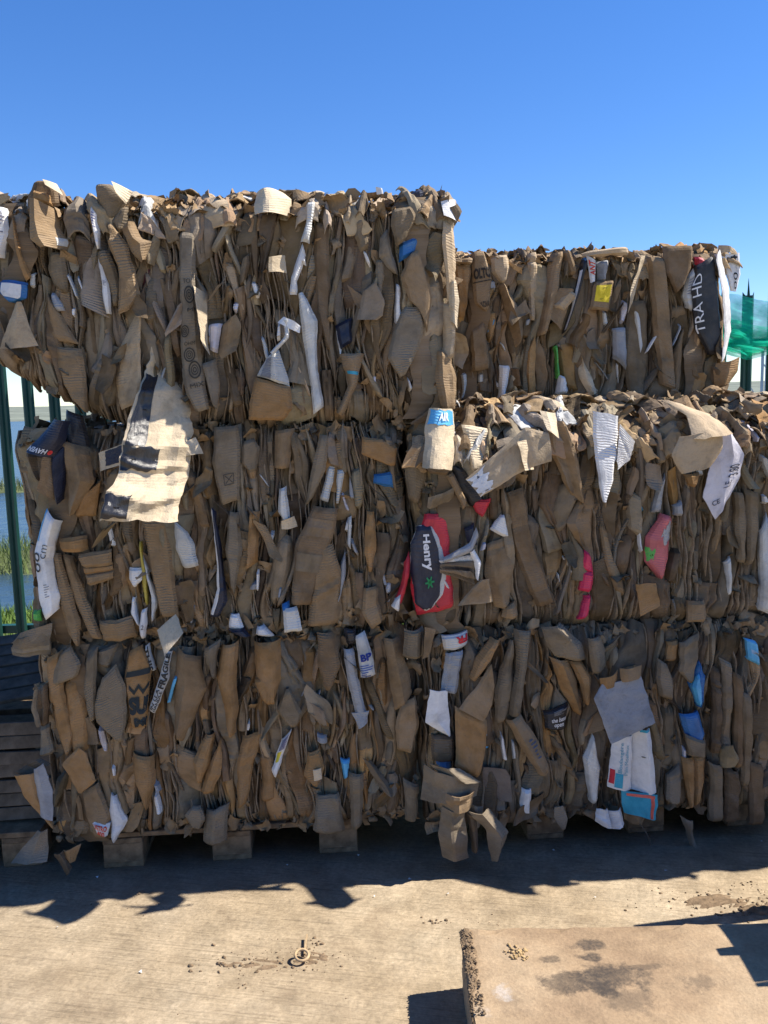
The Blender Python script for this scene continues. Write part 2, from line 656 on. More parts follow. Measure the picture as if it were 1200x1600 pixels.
# ================================================================== bales
class Bale:
    def __init__(s, a0, a1, z0, z1, nf, D, label, pal, seed, group='bales of crushed cardboard stacked three high', slope=(.06, .03)):
        s.slope = slope
        s.sag = 0.0
        s.a0, s.a1, s.z0, s.z1, s.nf, s.D = a0, a1, z0, z1, nf, D
        s.W, s.H = a1 - a0, z1 - z0
        s.fr = Frame((a0 + a1) / 2, nf - D / 2, z0)
        s.root = tag(empty('cardboard_bale', s.fr.world(), YAW), label, 'cardboard bale', group)
        s.pal = pal
        s.r = np.random.default_rng(seed)
        s.taken = []      # outlines of traced sheets on the front, (a, z)
        s.count = 0
        s.lines = []

    def T(s, name, color, n, L, Rr, **k):
        o, sf = traced(s.root, s.fr, name, color, n, L, Rr, base=s.nf, **k)
        if n >= 0.0:
            P = sf.P
            s.taken.append(np.concatenate([P[:, 0, [0, 2]], P[::-1, -1, [0, 2]]]))
        return o, sf

    # ---- faces: (p, q, outward) -> stack coords
    def place(s, face, p, q, n):
        if face == 'front':
            if s.sag:
                q = s.H - (s.H - q) * (1 - s.sag * np.clip(1 - p / .46, 0, 1.2) ** 1.3)
            return np.stack([s.a0 + p, s.nf + n, s.z0 + q], -1), (0, -1, 0)
        if face == 'right':
            return np.stack([s.a1 + n, s.nf - p, s.z0 + q], -1), (-1, 0, 0)
        if face == 'left':
            q = s.H - (s.H - q) * (1 - s.sag)
            return np.stack([s.a0 - n, s.nf - p, s.z0 + q], -1), (1, 0, 0)
        return np.stack([s.a0 + p, s.nf - q, s.z1 + n], -1), (0, 0, -1)

    def colour(s):
        names = list(s.pal)
        w = np.array([s.pal[k] for k in names], float)
        c = np.array(PAL[names[s.r.choice(len(names), p=w / w.sum())]])
        return c * s.r.choice([s.r.uniform(.5, .8), s.r.uniform(.8, 1.15), s.r.uniform(1.1, 1.55)], p=[.28, .46, .26]) * np.array([1, s.r.uniform(.96, 1.03), s.r.uniform(.9, 1.06)])


def inside(poly, x, y):
    px, py = poly[:, 0], poly[:, 1]
    qx, qy = np.roll(px, -1), np.roll(py, -1)
    c = False
    cond = (py > y) != (qy > y)
    xs = (qx - px) * (y - py) / (qy - py + 1e-12) + px
    return bool(np.count_nonzero(cond & (x < xs)) % 2)


def covered(b, a, z):
    return any(inside(t, a, z) for t in b.taken)


def round_off(p, q, W_, H_, slope=(.06, .03)):
    d = np.minimum(p, W_ - p)
    e = H_ - q
    return (0.055 * np.clip(1 - d / .09, 0, 1.4) ** 2 + 0.045 * np.clip(1 - q / .07, 0, 1.4) ** 2
            + slope[1] * np.clip(1 - e / slope[0], 0, 1.3) ** 1.4)


def warp(p, q, ph):
    return (0.016 * np.sin(q * 7 + p * 5 + ph) + 0.008 * np.sin(q * 15 + p * 11 + ph * 2) + 0.002 * np.sin(q * 37 - p * 23 + ph)
            + 0.022 * np.sin(p * 5 + ph) * (q - .35))


def fill_panel(b, face, pc, qc, w, ln, n0, ang, W_, H_, name, free=False, prof=None, color=None, mat='c', flop=None, amp=None, ph=0.0,
               corr=None, bulge=None, tuck=0.0):
    r = b.r
    m = int(np.clip(ln / .011, 5, 48))
    k = int(np.clip(w / .008, 5, 16))
    v = np.linspace(-.5, .5, m)[:, None]
    t = np.linspace(0, 1, k)[None, :]
    # outline: two independent edges with pinched, cut or square ends
    def edge():
        e = np.ones(m)
        vv = np.linspace(0, 1, m)
        for x, kind in ((vv, r.choice(4)), (1 - vv, r.choice(4))):
            if kind == 0:
                e *= np.clip(x / r.uniform(.2, .7), 0.06, 1)
            elif kind == 1:
                e *= np.clip(.6 + x / .05, 0, 1)
            elif kind == 2:
                e *= np.clip(r.uniform(.4, .8) + x / r.uniform(.2, .5), 0, 1)
        e = e + (knots(vv * ln, r, .03, .12) * .10 + knots(vv * ln, r, .01, .03) * .035) * min(1, .04 / w)
        return e[:, None] * w / 2
    le, re = edge(), edge()
    x = -le + (le + re) * t
    y = v * ln + (t - .5) * w * r.uniform(-.5, .5) * (np.abs(v) * 2) ** 2
    ca, sa = math.cos(ang), math.sin(ang)
    p = pc + x * ca - y * sa
    q = qc + x * sa - y * ca * 1.0
    p = p + warp(p, q, ph)
    if face != 'front':
        p = np.clip(p, .0, W_)
    prof = prof or r.choice(['round', 'fold', 'fold', 'flat', 'flat', 'left', 'right', 'valley'])
    bl = bulge if bulge is not None else min(.042, w * r.uniform(.25, .6))
    h = profile(t + 0 * v, prof, r) * bl + (t - .5) * w * r.uniform(-.35, .35) + v * ln * r.uniform(-.10, .10)
    h = h + crumple(p, q, r, amp if amp is not None else r.uniform(.0025, .0085), r.uniform(.5, 1.1))
    if not free:
        s_ = .03
        dt, db_ = min(.14, .05 / ln), min(.14, .05 / ln)
        top_k = .3 if (face == 'front' and b.slope[1] > .05 and qc + ln / 2 > H_ - .05) else 1.0
        h = h - s_ * (np.clip(1 - (v + .5) / db_, 0, 1) ** 2 + top_k * np.clip(1 - (.5 - v) / dt, 0, 1) ** 2)
        if r.random() < .62:      # a thin sheet whose long edges bend back between its neighbours
            free = True
            h = h - r.uniform(.006, .02) * np.abs(2 * t - 1) ** 5
        h = h - tuck * np.abs(2 * t - 1) ** 4
    elif flop is None:
        h = h + r.uniform(-.01, .045) * np.clip(v * 2, 0, 1) ** 2
    if flop:
        h = h + flop * np.clip(v + .5, 0, 1) ** 2
    nn = n0 + h - bl * .5 + (.011 * np.sin(p * 9 + ph) * np.sin(q * 7 + 2 * ph) + .006 * np.sin(p * 23 + q * 5)) - round_off(p, q, W_, H_, b.slope if face == 'front' else (.06, .03))
    P3, dv = b.place(face, p, q, nn)
    uv = np.stack([t * w + 0 * v, (v + .5) * ln + 0 * t], -1)
    me = sheet_mesh(name, b.fr, P3, dv, free, uv, wall=r.uniform(.03, .06))
    col = PAL[color] if isinstance(color, str) else (color if color is not None else b.colour())
    return obj_from(name, me, MATS[mat], b.root, tuple(col), corr if corr is not None else float(r.choice([.0, .0, .1, .25, .6])))


def fill_cell(b, face, XL, XR, qg, q0, q1, W_, H_):
    """one board between two wandering edges"""
    r = b.r
    ext = r.uniform(.0, .014)
    qa, qb = q0 + ext, q1 - ext
    ln = qa - qb
    m = int(np.clip(ln / .0115, 6, 50))
    v = np.linspace(0, 1, m)[:, None]
    qc = (qa + (qb - qa) * v)[:, 0]
    xl, xr = np.interp(qc, qg, XL), np.interp(qc, qg, XR)
    w = xr - xl
    wm = float(w.mean())
    if wm < .005:
        return
    w = np.maximum(w, .003)
    k = int(np.clip(wm / .0042, 5, 22))
    t = np.linspace(0, 1, k)[None, :]
    mid = (xl + xr) / 2
    f = np.ones(m)
    vv = v[:, 0]
    for x, kd in ((vv, r.integers(6)), (1 - vv, r.integers(6))):
        if kd == 0:
            f *= np.clip(x * ln / r.uniform(.05, .16), .12, 1)
        elif kd == 1:
            f *= np.clip(.6 + x * ln / .02, 0, 1)
    f = f * r.uniform(1.02, 1.2) + .07 * knots(vv * ln, r, .012, .05)
    bias = r.uniform(-.3, .3) * (1 - f) * w
    mid, hw = mid + bias, w * f / 2
    skew = wm * r.uniform(-.7, .7)
    p = mid[:, None] + (2 * t - 1) * hw[:, None]
    q = qc[:, None] + skew * (t - .5) * np.abs(2 * v - 1) ** 3
    prof = r.choice(['round', 'fold', 'fold', 'flat', 'left', 'right', 'valley'])
    W1 = np.minimum(w, .09)[:, None]
    h = profile(t + 0 * v, prof, r) * W1 * r.uniform(.06, .32) + (t - .5) * W1 * r.uniform(-.4, .4)
    h = h - r.uniform(.010, .028) * np.abs(2 * t - 1) ** r.uniform(5, 14)
    for _ in range(int(r.integers(0, 4)) if wm > .018 else 0):      # sharp pleats running down the board
        c0, c1, c2 = r.uniform(.1, .9), r.normal(0, .25), r.uniform(.003, .006)
        line = c0 + c1 * (v - .5) + .08 * knots(v * ln, r, .05, .15) / max(wm / .04, .5)
        fade = np.clip(1.4 - np.abs(v - r.uniform(.2, .8)) * r.uniform(1, 3), 0, 1)
        h = h - r.uniform(.004, .012) * np.clip(1 - np.abs(t - line) * wm / c2, 0, 1) * fade
    h = h + crumple(p, q, r, r.uniform(.0022, .006), r.uniform(.45, 1.0)) + (v - .5) * ln * r.uniform(-.07, .07)
    top_k = .2 if (face == 'front' and b.slope[1] > .05 and q0 > H_ - .05) else 1.0
    h = h - top_k * r.uniform(.0, .022) * np.clip(1 - v * ln / .04, 0, 1) ** 2
    h = h + r.choice([-.02, -.012, .0, .008]) * np.clip(1 - (1 - v) * ln / .05, 0, 1) ** 2
    if face != 'front':
        p = np.clip(p, 0, W_)
    nn = r.normal(-.017, .007) + h + (.013 * np.sin(p * 7 + b.fr.zb * 9) * np.sin(q * 8 + 2) + .006 * np.sin(p * 23 + q * 5)) \
        - round_off(p, q, W_, H_, b.slope if face == 'front' else (.06, .03))
    P3, dv = b.place(face, p, q, nn)
    uv = np.stack([t * wm + 0 * v, v * ln + 0 * t], -1)
    free = r.random() < .35
    me = sheet_mesh('cardboard_sheet', b.fr, P3, dv, free, uv, wall=r.uniform(.012, .03), thick=.003)
    return obj_from('cardboard_sheet', me, M_CARD, b.root, tuple(b.colour()), float(r.choice([.0, .0, .1, .25, .6])))


def widths(r, scale):
    u = r.random()
    if u < .42:
        return r.uniform(.014, .026) * scale
    if u < .84:
        return r.uniform(.028, .058) * scale
    return r.uniform(.06, .095) * scale


def fill_front(b, face='front', scale=1.0, top_free=True, proud=30, flaps=9):
    r = b.r
    W_ = b.W if face == 'front' else b.D
    H_ = b.H
    b.open_top = False
    ph = r.uniform(0, 6)
    # layer one: folded boards pressed side by side; their edges wander, pinch together and part again
    xs = [0.0]
    while xs[-1] < W_:
        xs.append(xs[-1] + widths(r, scale) * .86)
    xs = np.array(xs) * W_ / xs[-1]
    qg = np.linspace(-.02, H_ + .04, 90)
    X = []
    for j, x in enumerate(xs):
        loc = (xs[min(j + 1, len(xs) - 1)] - xs[max(j - 1, 0)]) / 2
        amp_ = .55 * loc if 0 < j < len(xs) - 1 else .008
        X.append(x + amp_ * knots(qg, r, .07, .24) + .05 * amp_ * knots(qg, r, .02, .05) + warp(x, qg, ph))
    X = np.sort(np.array(X), axis=0)
    for j in range(len(xs) - 1):
        q = H_ + r.uniform(-.03, .02)
        while q > 0.012:
            ln = float(np.clip(r.lognormal(math.log(.25), .5), .07, .6))
            if q - ln < .07:
                ln = q + r.uniform(-.012, .02)
            q0, q1 = q, q - ln
            q = q1
            pm = float(np.interp((q0 + q1) / 2, qg, (X[j] + X[j + 1]) / 2))
            if face == 'front':
                tests = [(b.a0 + float(np.interp(q1 + ln * f, qg, (X[j] * (1 - g) + X[j + 1] * g))), b.z0 + q1 + ln * f) for f in (.08, .3, .5, .7, .92) for g in (.2, .8)]
                if sum(covered(b, *s_) for s_ in tests) >= 9:
                    continue
            fill_cell(b, face, X[j], X[j + 1], qg, q0, q1, W_, H_)
    # layer two: boards that bulge out in front of the others
    for _ in range(proud):
        for _try in range(12):
            w = r.uniform(.018, .062) * scale
            ln = r.uniform(.09, .30)
            pc, qc = r.uniform(.02, W_ - .02), r.uniform(ln * .45, H_ - ln * .45)
            if face != 'front' or not any(covered(b, b.a0 + pc + dx, b.z0 + qc + dz) for dx in (-w * .35, w * .35) for dz in (-ln * .4, 0, ln * .4)):
                break
        else:
            continue
        fill_panel(b, face, pc, qc, w, ln, r.uniform(-.008, .006), r.normal(0, .17), W_, H_, 'cardboard_sheet', ph=ph,
                   prof=r.choice(['round', 'fold', 'left', 'right', 'flat']), tuck=r.uniform(.008, .02), bulge=w * r.uniform(.08, .3))
    # layer three: torn flaps that stand off the face
    for _ in range(flaps):
        for _try in range(12):
            w, ln = r.uniform(.03, .09) * scale, r.uniform(.05, .16)
            pc, qc = r.uniform(.05, W_ - .05), r.uniform(.06, H_ - .04)
            if face != 'front' or not covered(b, b.a0 + pc, b.z0 + qc):
                break
        else:
            continue
        fill_panel(b, face, pc, qc, w, ln, r.uniform(.012, .03), r.normal(0, .45), W_, H_, 'torn_flap', free=True, ph=ph, amp=.005,
                   bulge=r.uniform(.005, .02))


def fill_slivers(b, n=8):
    """slim bits of white paper and printed wrapping caught between the boards"""
    r = b.r
    for _ in range(n):
        pc, qc = r.uniform(.06, b.W - .06), r.uniform(.08, b.H - .08)
        if covered(b, b.a0 + pc, b.z0 + qc):
            continue
        c = r.choice(['white', 'pale', 'lilac', 'slate', 'white', 'sky'], p=[.34, .25, .15, .14, .07, .05])
        fill_panel(b, 'front', pc, qc, r.uniform(.007, .024), r.uniform(.03, .12), r.uniform(.002, .014), r.normal(0, .25), b.W, b.H,
                   'paper_sliver', color=c, mat=r.choice(['p', 'f', 'p']), amp=.004, corr=.4)


def fill_layers(b, face='front', step=.009):
    """edge-on board layers deep in the gaps (too thin and too many to pick apart)"""
    r = b.r
    W_ = b.W if face != 'right' and face != 'left' else b.D
    H_ = b.H if face != 'top' else b.D - b.slope[1] - .04
    ph = r.uniform(0, 6)
    m = 34
    V, F, U = [], [], []
    off = 0
    x = .0
    while x < W_:
        q = np.linspace(-.004, H_ + r.uniform(-.02, .012) - (b.slope[0] * 1.1 if face == 'front' and b.slope[1] > .1 else 0), m)
        p = x + .006 * knots(q, r, .06, .25) + .002 * knots(q, r, .02, .06)
        p = p + warp(p, q, ph)
        n = -.016 + .012 * knots(q, r, .05, .22) + .005 * knots(q, r, .02, .06) + r.normal(0, .006)
        n = n - round_off(p, q, W_, H_, b.slope if face == 'front' else (.06, .03)) - .01
        th = r.uniform(.0015, .003)
        rows = []
        for dp, dn in ((-th, -.075), (-th, 0), (th, 0), (th, -.075)):
            P3, _ = b.place(face, p + dp, q + (b.slope[1] + .02 if face == 'top' else 0), n + dn)
            rows.append(P3)
        P3 = np.stack(rows, 1)
        V.append(P3.reshape(-1, 3))
        U.append(np.stack([np.repeat(x + np.arange(4) * .003, m).reshape(4, m).T, np.repeat(q[:, None], 4, 1)], -1).reshape(-1, 2))
        F.append(grid_faces(m, 4, off))
        off += m * 4
        x += step * r.uniform(.6, 1.5)
    V = np.concatenate(V)
    o = obj_from('crushed_layers', mesh_from('crushed_layers', b.fr.loc(V[:, 0], V[:, 1], V[:, 2]), F, np.concatenate(U), smooth=False),
                 M_CARD, b.root, np.array(PAL['brown']) * 1.05, .2)
    o['kind'] = 'stuff'


def scraps(b, spots, name='torn_scraps', size=(.012, .035)):
    """many small torn scraps in one part; spots: list of (face, p, q, n)"""
    r = b.r
    V, F, U = [], [], []
    off = 0
    for face, p, q, n in spots:
        s = r.uniform(*size)
        m, k = 4, 4
        t = np.linspace(-1, 1, k)[None, :]
        v = np.linspace(-1, 1, m)[:, None]
        x = t * s * r.uniform(.4, 1) + .2 * s * r.normal(0, 1, (m, k))
        y = v * s * r.uniform(.5, 1.3) + .2 * s * r.normal(0, 1, (m, k))
        z = s * (r.uniform(-.6, .6) * t ** 2 + r.uniform(-.6, .6) * v ** 2 + r.normal(0, .18, (m, k)))
        M = np.array(Matrix.Rotation(r.uniform(0, 6.28), 3, 'Z') @ Matrix.Rotation(r.normal(0, .7), 3, 'X') @ Matrix.Rotation(r.normal(0, .7), 3, 'Y'))
        Q = np.stack([x, y, z], -1) @ M.T
        P3, _ = b.place(face, p + Q[..., 0], q + Q[..., 1], n + Q[..., 2])
        P3b = P3 - np.array([0, .0, .003]) - np.array([0, .003, 0])
        V += [P3.reshape(-1, 3), P3b.reshape(-1, 3)]
        U += [np.stack([x, y], -1).reshape(-1, 2)] * 2
        F += [grid_faces(m, k, off), grid_faces(m, k, off + m * k)[:, ::-1]]
        off += 2 * m * k
    V = np.concatenate(V)
    o = obj_from(name, mesh_from(name, b.fr.loc(V[:, 0], V[:, 1], V[:, 2]), F, np.concatenate(U)), M_CARD, b.root,
                 np.array(PAL['tan']) * 1.1, .3)
    o['kind'] = 'stuff'


def core(b):
    w, h = b.W / 2 - .065, b.H - .002
    zl = b.H * b.sag * 1.05 + (.03 if b.sag else 0)
    front, back = b.D / 2 - .075 - max(0, b.slope[1] - .04), -b.D / 2 + .05
    pr = [(-w, zl), (-w + (.5 if b.sag else .01), .002), (w, .002), (w, h), (-w, h)]
    V = [(x, -front, z) for x, z in pr] + [(x, -back, z) for x, z in pr]
    bm = bmesh.new()
    vs = [bm.verts.new(p) for p in V]
    bm.faces.new(vs[:5])
    bm.faces.new(vs[5:][::-1])
    for i in range(5):
        j = (i + 1) % 5
        bm.faces.new((vs[i], vs[i + 5], vs[j + 5], vs[j]))
    bmesh.ops.recalc_face_normals(bm, faces=bm.faces)
    me = bpy.data.meshes.new('bale_core')
    bm.to_mesh(me)
    bm.free()
    return obj_from('bale_core', me, M_CARD, b.root, PAL['dark'], .1)


def top_lumps(b, n=24, big=1.0):
    """crumpled boards bent over the upper front edge"""
    r = b.r
    h, sl = b.slope
    for i in range(n):
        pc = b.W * (i + r.uniform(.0, 1.)) / n
        w = r.uniform(.022, .10) * big * r.uniform(.6, 1)
        down = r.uniform(.01, .07)
        up = r.uniform(.0, .035)
        path = np.array([(-sl - .22, .005), (-sl - .04, .012 + up), (-sl * .55, -.02 + up), (-sl * .2, -h * .62 + up * .6), (.012, -h), (.016, -h - down)])
        d = np.concatenate([[0], np.cumsum(np.hypot(*np.diff(path, axis=0).T))])
        s0 = r.uniform(0, d[-1] * .62)
        s1 = min(d[-1], s0 + r.uniform(.07, .22) * big)
        if r.random() < .45:
            s1 = d[-1]
            s0 = max(0, s1 - r.uniform(.09, .24))
        tot = s1 - s0
        m, k = int(np.clip(tot / .0075, 8, 30)), int(np.clip(w / .0075, 6, 17))
        s = np.linspace(0, 1, m)[:, None]
        t = np.linspace(0, 1, k)[None, :]
        L = s0 + s * tot
        nn = np.interp(L, d, path[:, 0])
        zz = np.interp(L, d, path[:, 1])
        wid = w * (1 + .3 * knots(s, r, .15, .5))
        pp = pc + (t - .5) * wid + (s - .5) * r.normal(0, .05)
        yy = L + 0 * t
        ca = crumple(pp, yy, r, r.uniform(.004, .010), .5)
        cb = crumple(pp + 3, yy, r, r.uniform(.004, .010), .5)
        pp = pp + crumple(pp, yy + 2, r, .003, .7)
        hump = profile(t, 'round', r) * r.uniform(-.01, .03)
        tw = (t - .5) * w * r.uniform(-.5, .5)
        lift = r.uniform(.0, .016) if sl > .1 else 0.0
        P3 = np.stack([b.a0 + pp, b.nf + nn + .6 * (ca + hump + tw) + lift, b.z1 + zz + .8 * (cb + hump + tw) + lift], -1)
        uv = np.stack([t * w + 0 * s, L + 0 * t], -1)
        me = sheet_mesh('bent_flap', b.fr, P3, (0, -.6, -.8), True, uv, thick=.005)
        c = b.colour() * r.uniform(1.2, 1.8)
        if r.random() < .08:
            c = np.array(PAL['pale'])
        obj_from('bent_flap', me, M_CARD, b.root, tuple(c), float(r.choice([.0, .1, .4])))


def fill_top(b, n=44, depth=None, near=0.0):
    r = b.r
    b.open_top = False
    D = depth or b.D
    for _ in range(n):
        w, ln = r.uniform(.06, .16), r.uniform(.08, .26)
        fill_panel(b, 'top', r.uniform(.02, b.W - .02), near + r.uniform(.02, D - .02), w, ln, r.uniform(-.012, .012), r.uniform(0, 3.1),
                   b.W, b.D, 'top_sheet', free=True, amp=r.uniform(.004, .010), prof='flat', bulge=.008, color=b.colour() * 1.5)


def close_bale(b, right=True, left=True, top=True, slivers=8, proud=46, flaps=12, lumps=24, toplen=None, big=1.0):
    r = b.r
    core(b)
    fill_front(b, 'front', proud=proud, flaps=flaps)
    fill_slivers(b, slivers)
    fill_layers(b, 'front')
    if right:
        fill_front(b, 'right', scale=2.6, proud=8, flaps=3)
        fill_layers(b, 'right', .02)
    if left:
        fill_front(b, 'left', scale=2.6, proud=8, flaps=3)
        fill_layers(b, 'left', .02)
    sp = []
    for _ in range(110 if not top else 0):
        sp.append(('front', r.uniform(0, b.W), r.choice([r.uniform(.01, .06), b.H - r.uniform(-.012, .05)]), r.uniform(-.05, .0)))
    for _ in range(90):
        sp.append(('front', r.uniform(0, b.W), r.uniform(0, b.H), r.uniform(-.028, -.002)))
    if top:
        fill_top(b, 40 if toplen is None else 60, toplen, b.slope[1])
        fill_layers(b, 'top', .014)
        if lumps:
            top_lumps(b, lumps, big)
        for _ in range(260):
            sp.append(('top', r.uniform(0, b.W), b.slope[1] * .6 + (min(abs(r.normal(0, .18)), b.D * .9) if toplen is None else r.uniform(0, toplen)), r.uniform(-.005, .018)))
        if lumps:
            h, sl = b.slope
            e = []
            for _ in range(150):
                f = r.random() ** 1.5
                e.append(('top', r.uniform(0, b.W), sl * f, -h * (1 - f) ** 1.3 + r.uniform(-.004, .022)))
            scraps(b, e, 'torn_edge_scraps', (.010, .034))
    scraps(b, sp)

# ================================================================== the six bales
GREYS = dict(grey=4, olive=4, brown=3, dust=3, tan=2, dark=1.5, light=.5)
CLEAN = dict(tan=4, brown=3, olive=2, light=1, orange=1.2, grey=2)
MIDS = dict(tan=2.5, grey=3, olive=3, brown=3, dust=2, dark=1, orange=.4)
WARM = dict(orange=3.6, tan=3, brown=2.5, grey=3, dust=2, olive=1.5, dark=1)
COOL = dict(grey=4, dust=2.5, olive=3, brown=2.5, dark=2, tan=1.2, orange=.6)

TL = Bale(-1.12, .44, 1.585, 2.305, .02, 1.0, 'weathered grey-brown cardboard bale on top of the left stack, the tallest of the pile', GREYS, 1, slope=(.055, .075))
TL.sag = .34
TR = Bale(.455, 1.63, 1.60, 2.19, -.45, .95, 'clean tan cardboard bale set back on top of the right stack under open sky', CLEAN, 2, slope=(.045, .06))
ML = Bale(-1.04, .275, .845, 1.575, 0.0, 1.05, 'middle cardboard bale of the left stack with the navy curled box at its left end', MIDS, 3)
MR = Bale(.29, 1.70, .825, 1.595, .02, 1.3, 'middle cardboard bale of the right stack with sunlit torn top and white ribbed sheet', MIDS, 4, slope=(.12, .24))
BL = Bale(-1.02, .285, .124, .835, .0, 1.05, 'bottom left cardboard bale with orange-brown folds and a FRAGILE tape strip', WARM, 5)
BR = Bale(.31, 1.70, .095, .815, .03, 1.2, 'bottom right dark grey-brown cardboard bale with a blue wrapper on its face', COOL, 6)

S, FL, PS, PF = 'cardboard_sheet', 'cardboard_flap', 'paper_strip', 'plastic_wrapping'
# ---- top left
b = TL
o, sf = b.T(PS, 'white', .02, [(-12, 322), (-12, 402)], [(10, 325), (14, 368), (3, 402)], mat='p', label='white printed paper at the left end')
mark_on(o, sf, 'lines', .3, .9, .05, .5, 0, (.2, .2, .25), 'print')
b.T(S, 'brown', .02, [(52, 281), (40, 300), (36, 332)], [(74, 280), (86, 294), (92, 318)], amp=.006)
b.T(FL, 'cream', .06, [(66, 279), (76, 291)], [(84, 282), (97, 304)], free=True, amp=.005, tilt=-.04, lean=-.03)
b.T(S, 'orange', .035, [(52, 296), (52, 312)], [(76, 304), (82, 322)], prof='flat')
o, sf = b.T(FL, 'tan', .07, [(50, 312), (48, 345), (50, 376), (66, 388)], [(78, 320), (84, 350), (98, 372), (92, 386)], prof='fold', bulge=.05, free=True, tilt=-.09, amp=.003)
patch(o, sf, 'paper_label', .72, .98, .70, .9, 'pale', 'p')
b.T(FL, 'orange', .03, [(18, 335), (20, 365), (28, 410), (36, 440)], [(20, 335), (30, 385), (40, 415), (49, 432)], prof='flat', bulge=.006, amp=.002)
o, sf = b.T(PF, 'blue', .03, [(-2, 436), (-4, 455), (12, 472)], [(41, 440), (40, 466), (20, 474)], mat='f', label='blue and white packaging near the left end')
patch(o, sf, 'label', .12, .85, .12, .68, 'white', 'p')
b.T(FL, 'light', .045, [(24, 473), (8, 510), (-2, 546)], [(31, 471), (44, 510), (56, 541)], prof='fold', bulge=.015, free=True, amp=.003)
b.T(S, 'olive', .02, [(76, 395), (73, 420), (82, 445), (95, 455)], [(92, 392), (100, 400), (103, 430), (102, 455)])
b.T(PF, 'slate', .022, [(78, 455), (78, 475), (86, 486)], [(84, 456), (97, 475), (100, 486)], mat='g')
b.T(S, 'tan', .015, [(72, 455), (76, 490), (82, 530)], [(80, 470), (105, 510), (123, 538)])
o, sf = b.T(PS, 'white', .028, [(139, 318), (138, 340), (146, 365), (150, 388)], [(146, 328), (152, 335), (155, 368), (154, 388)], mat='p', bulge=.006, corr=.1)
mark_on(o, sf, 'lines', .25, .8, .1, .5, 0, (.15, .15, .3), 'print')
o, sf = b.T(PS, 'white', .03, [(151, 397), (156, 440), (163, 488)], [(158, 400), (170, 450), (172, 490)], mat='p', bulge=.006, corr=.1)
mark_on(o, sf, 'lines', .3, .8, .42, .52, 0, (.1, .1, .15), 'print')
b.T(S, 'tan', .03, [(168, 348), (170, 380), (185, 420), (186, 460), (182, 494)], [(176, 352), (200, 385), (212, 430), (219, 460), (205, 482)], corr=.9, prof='flat', bulge=.02)
b.T(S, 'olive', .018, [(152, 395), (158, 420), (170, 450), (175, 478)], [(168, 390), (182, 420), (188, 455), (184, 478)], corr=.9)
b.T(S, 'olive', .02, [(146, 286), (150, 310), (166, 345)], [(172, 286), (200, 312), (184, 340)], amp=.007)
b.T(FL, 'cream', .05, [(174, 284), (186, 305)], [(205, 294), (196, 317)], free=True, amp=.005, tilt=-.05, lean=-.03)
o, sf = b.T(S, 'olive', .028, [(186, 325), (172, 345), (184, 362)], [(200, 320), (198, 345), (188, 362)], prof='fold')
mark_on(o, sf, 'lines', .4, .7, .2, .35, 0, (.03, .03, .03), 'print')
b.T(FL, 'tan', .04, [(196, 350), (191, 358), (207, 395), (220, 410)], [(208, 346), (220, 372), (236, 376), (228, 404)], prof='fold', bulge=.03, free=True)
b.T(S, 'tan', .02, [(84, 540), (98, 600), (110, 620), (130, 643)], [(125, 545), (133, 580), (135, 615), (135, 645)], corr=.7)
b.T(S, 'light', .02, [(210, 485), (185, 540), (178, 600), (185, 642)], [(222, 480), (220, 540), (222, 590), (215, 630)], prof='right', bulge=.05, amp=.003)
b.T(PF, 'maroon', -.02, [(216, 405), (218, 450)], [(240, 420), (248, 462)], mat='g')
o, sf = b.T(S, 'dust', .026, [(281, 362), (278, 430), (283, 480), (281, 540), (285, 590), (292, 620), (308, 645)],
            [(306, 364), (304, 430), (307, 480), (312, 540), (318, 580), (322, 610), (327, 640)], prof='flat', bulge=.02, amp=.003,
            label='tall grey-brown board printed with ring marks')
dk = (.04, .036, .03)
for (u0, u1, v0, v1) in ((.25, 1.0, .285, .40), (-.0, .55, .50, .58), (.12, .8, .625, .72), (.28, .98, .70, .82)):
    mark_on(o, sf, 'rings', u0, u1, v0, v1, 0, dk, 'ring_print')
for s_, u0, u1, v0, v1 in (('TO', .3, .75, .255, .28), ('MI', .45, .95, .415, .435), ('OHM', .25, .8, .60, .62), ('MIX', .3, .95, .835, .86)):
    text_on(o, sf, s_, u0, u1, v0, v1, 0, dk, .0)
b.T(FL, 'dust', .025, [(310, 570), (322, 600), (330, 630)], [(336, 560), (340, 600), (338, 640)], prof='fold', bulge=.035, corr=.1)
b.T(FL, 'cream', .065, [(304, 448), (310, 480), (316, 530), (318, 540)], [(318, 455), (322, 475), (322, 535), (327, 555)], free=True, tilt=-.06)
b.T(FL, 'lilac', .03, [(325, 505), (326, 545)], [(347, 505), (338, 550)], mat='p', bulge=.02)
b.T(FL, 'cream', .075, [(420, 402), (420, 425)], [(445, 395), (448, 424)], free=True, amp=.008, tilt=-.06)
o, sf = b.T(FL, 'pale', .045, [(415, 558), (401, 588)], [(435, 545), (452, 604)], mat='p', prof='fold', bulge=.03, corr=1.0, label='white ribbed box corner')
mark_on(o, sf, 'ticks', .1, .5, .1, .95, 0, (.2, .2, .24), 'print')
b.T(S, 'orange', .04, [(398, 590), (390, 630), (388, 656)], [(452, 605), (458, 640), (440, 658)], prof='flat', bulge=.03, amp=.004)
b.T(PF, 'white', .06, [(444, 494), (434, 503)], [(470, 510), (468, 520)], mat='f', free=True, bulge=.01)
b.T(PF, 'pale', .06, [(444, 500), (446, 525), (421, 550)], [(450, 499), (452, 527), (427, 553)], mat='f', free=True, bulge=.006)
b.T(PF, 'pale', .03, [(464, 460), (470, 500), (478, 560), (484, 600), (490, 648)], [(474, 456), (496, 500), (495, 570), (500, 600), (506, 635)], mat='f', bulge=.012,
    label='pale green and white plastic wrapper')
b.T(PS, 'white', .022, [(472, 378), (456, 430), (452, 460)], [(478, 398), (464, 440), (464, 461)], mat='p', bulge=.006)
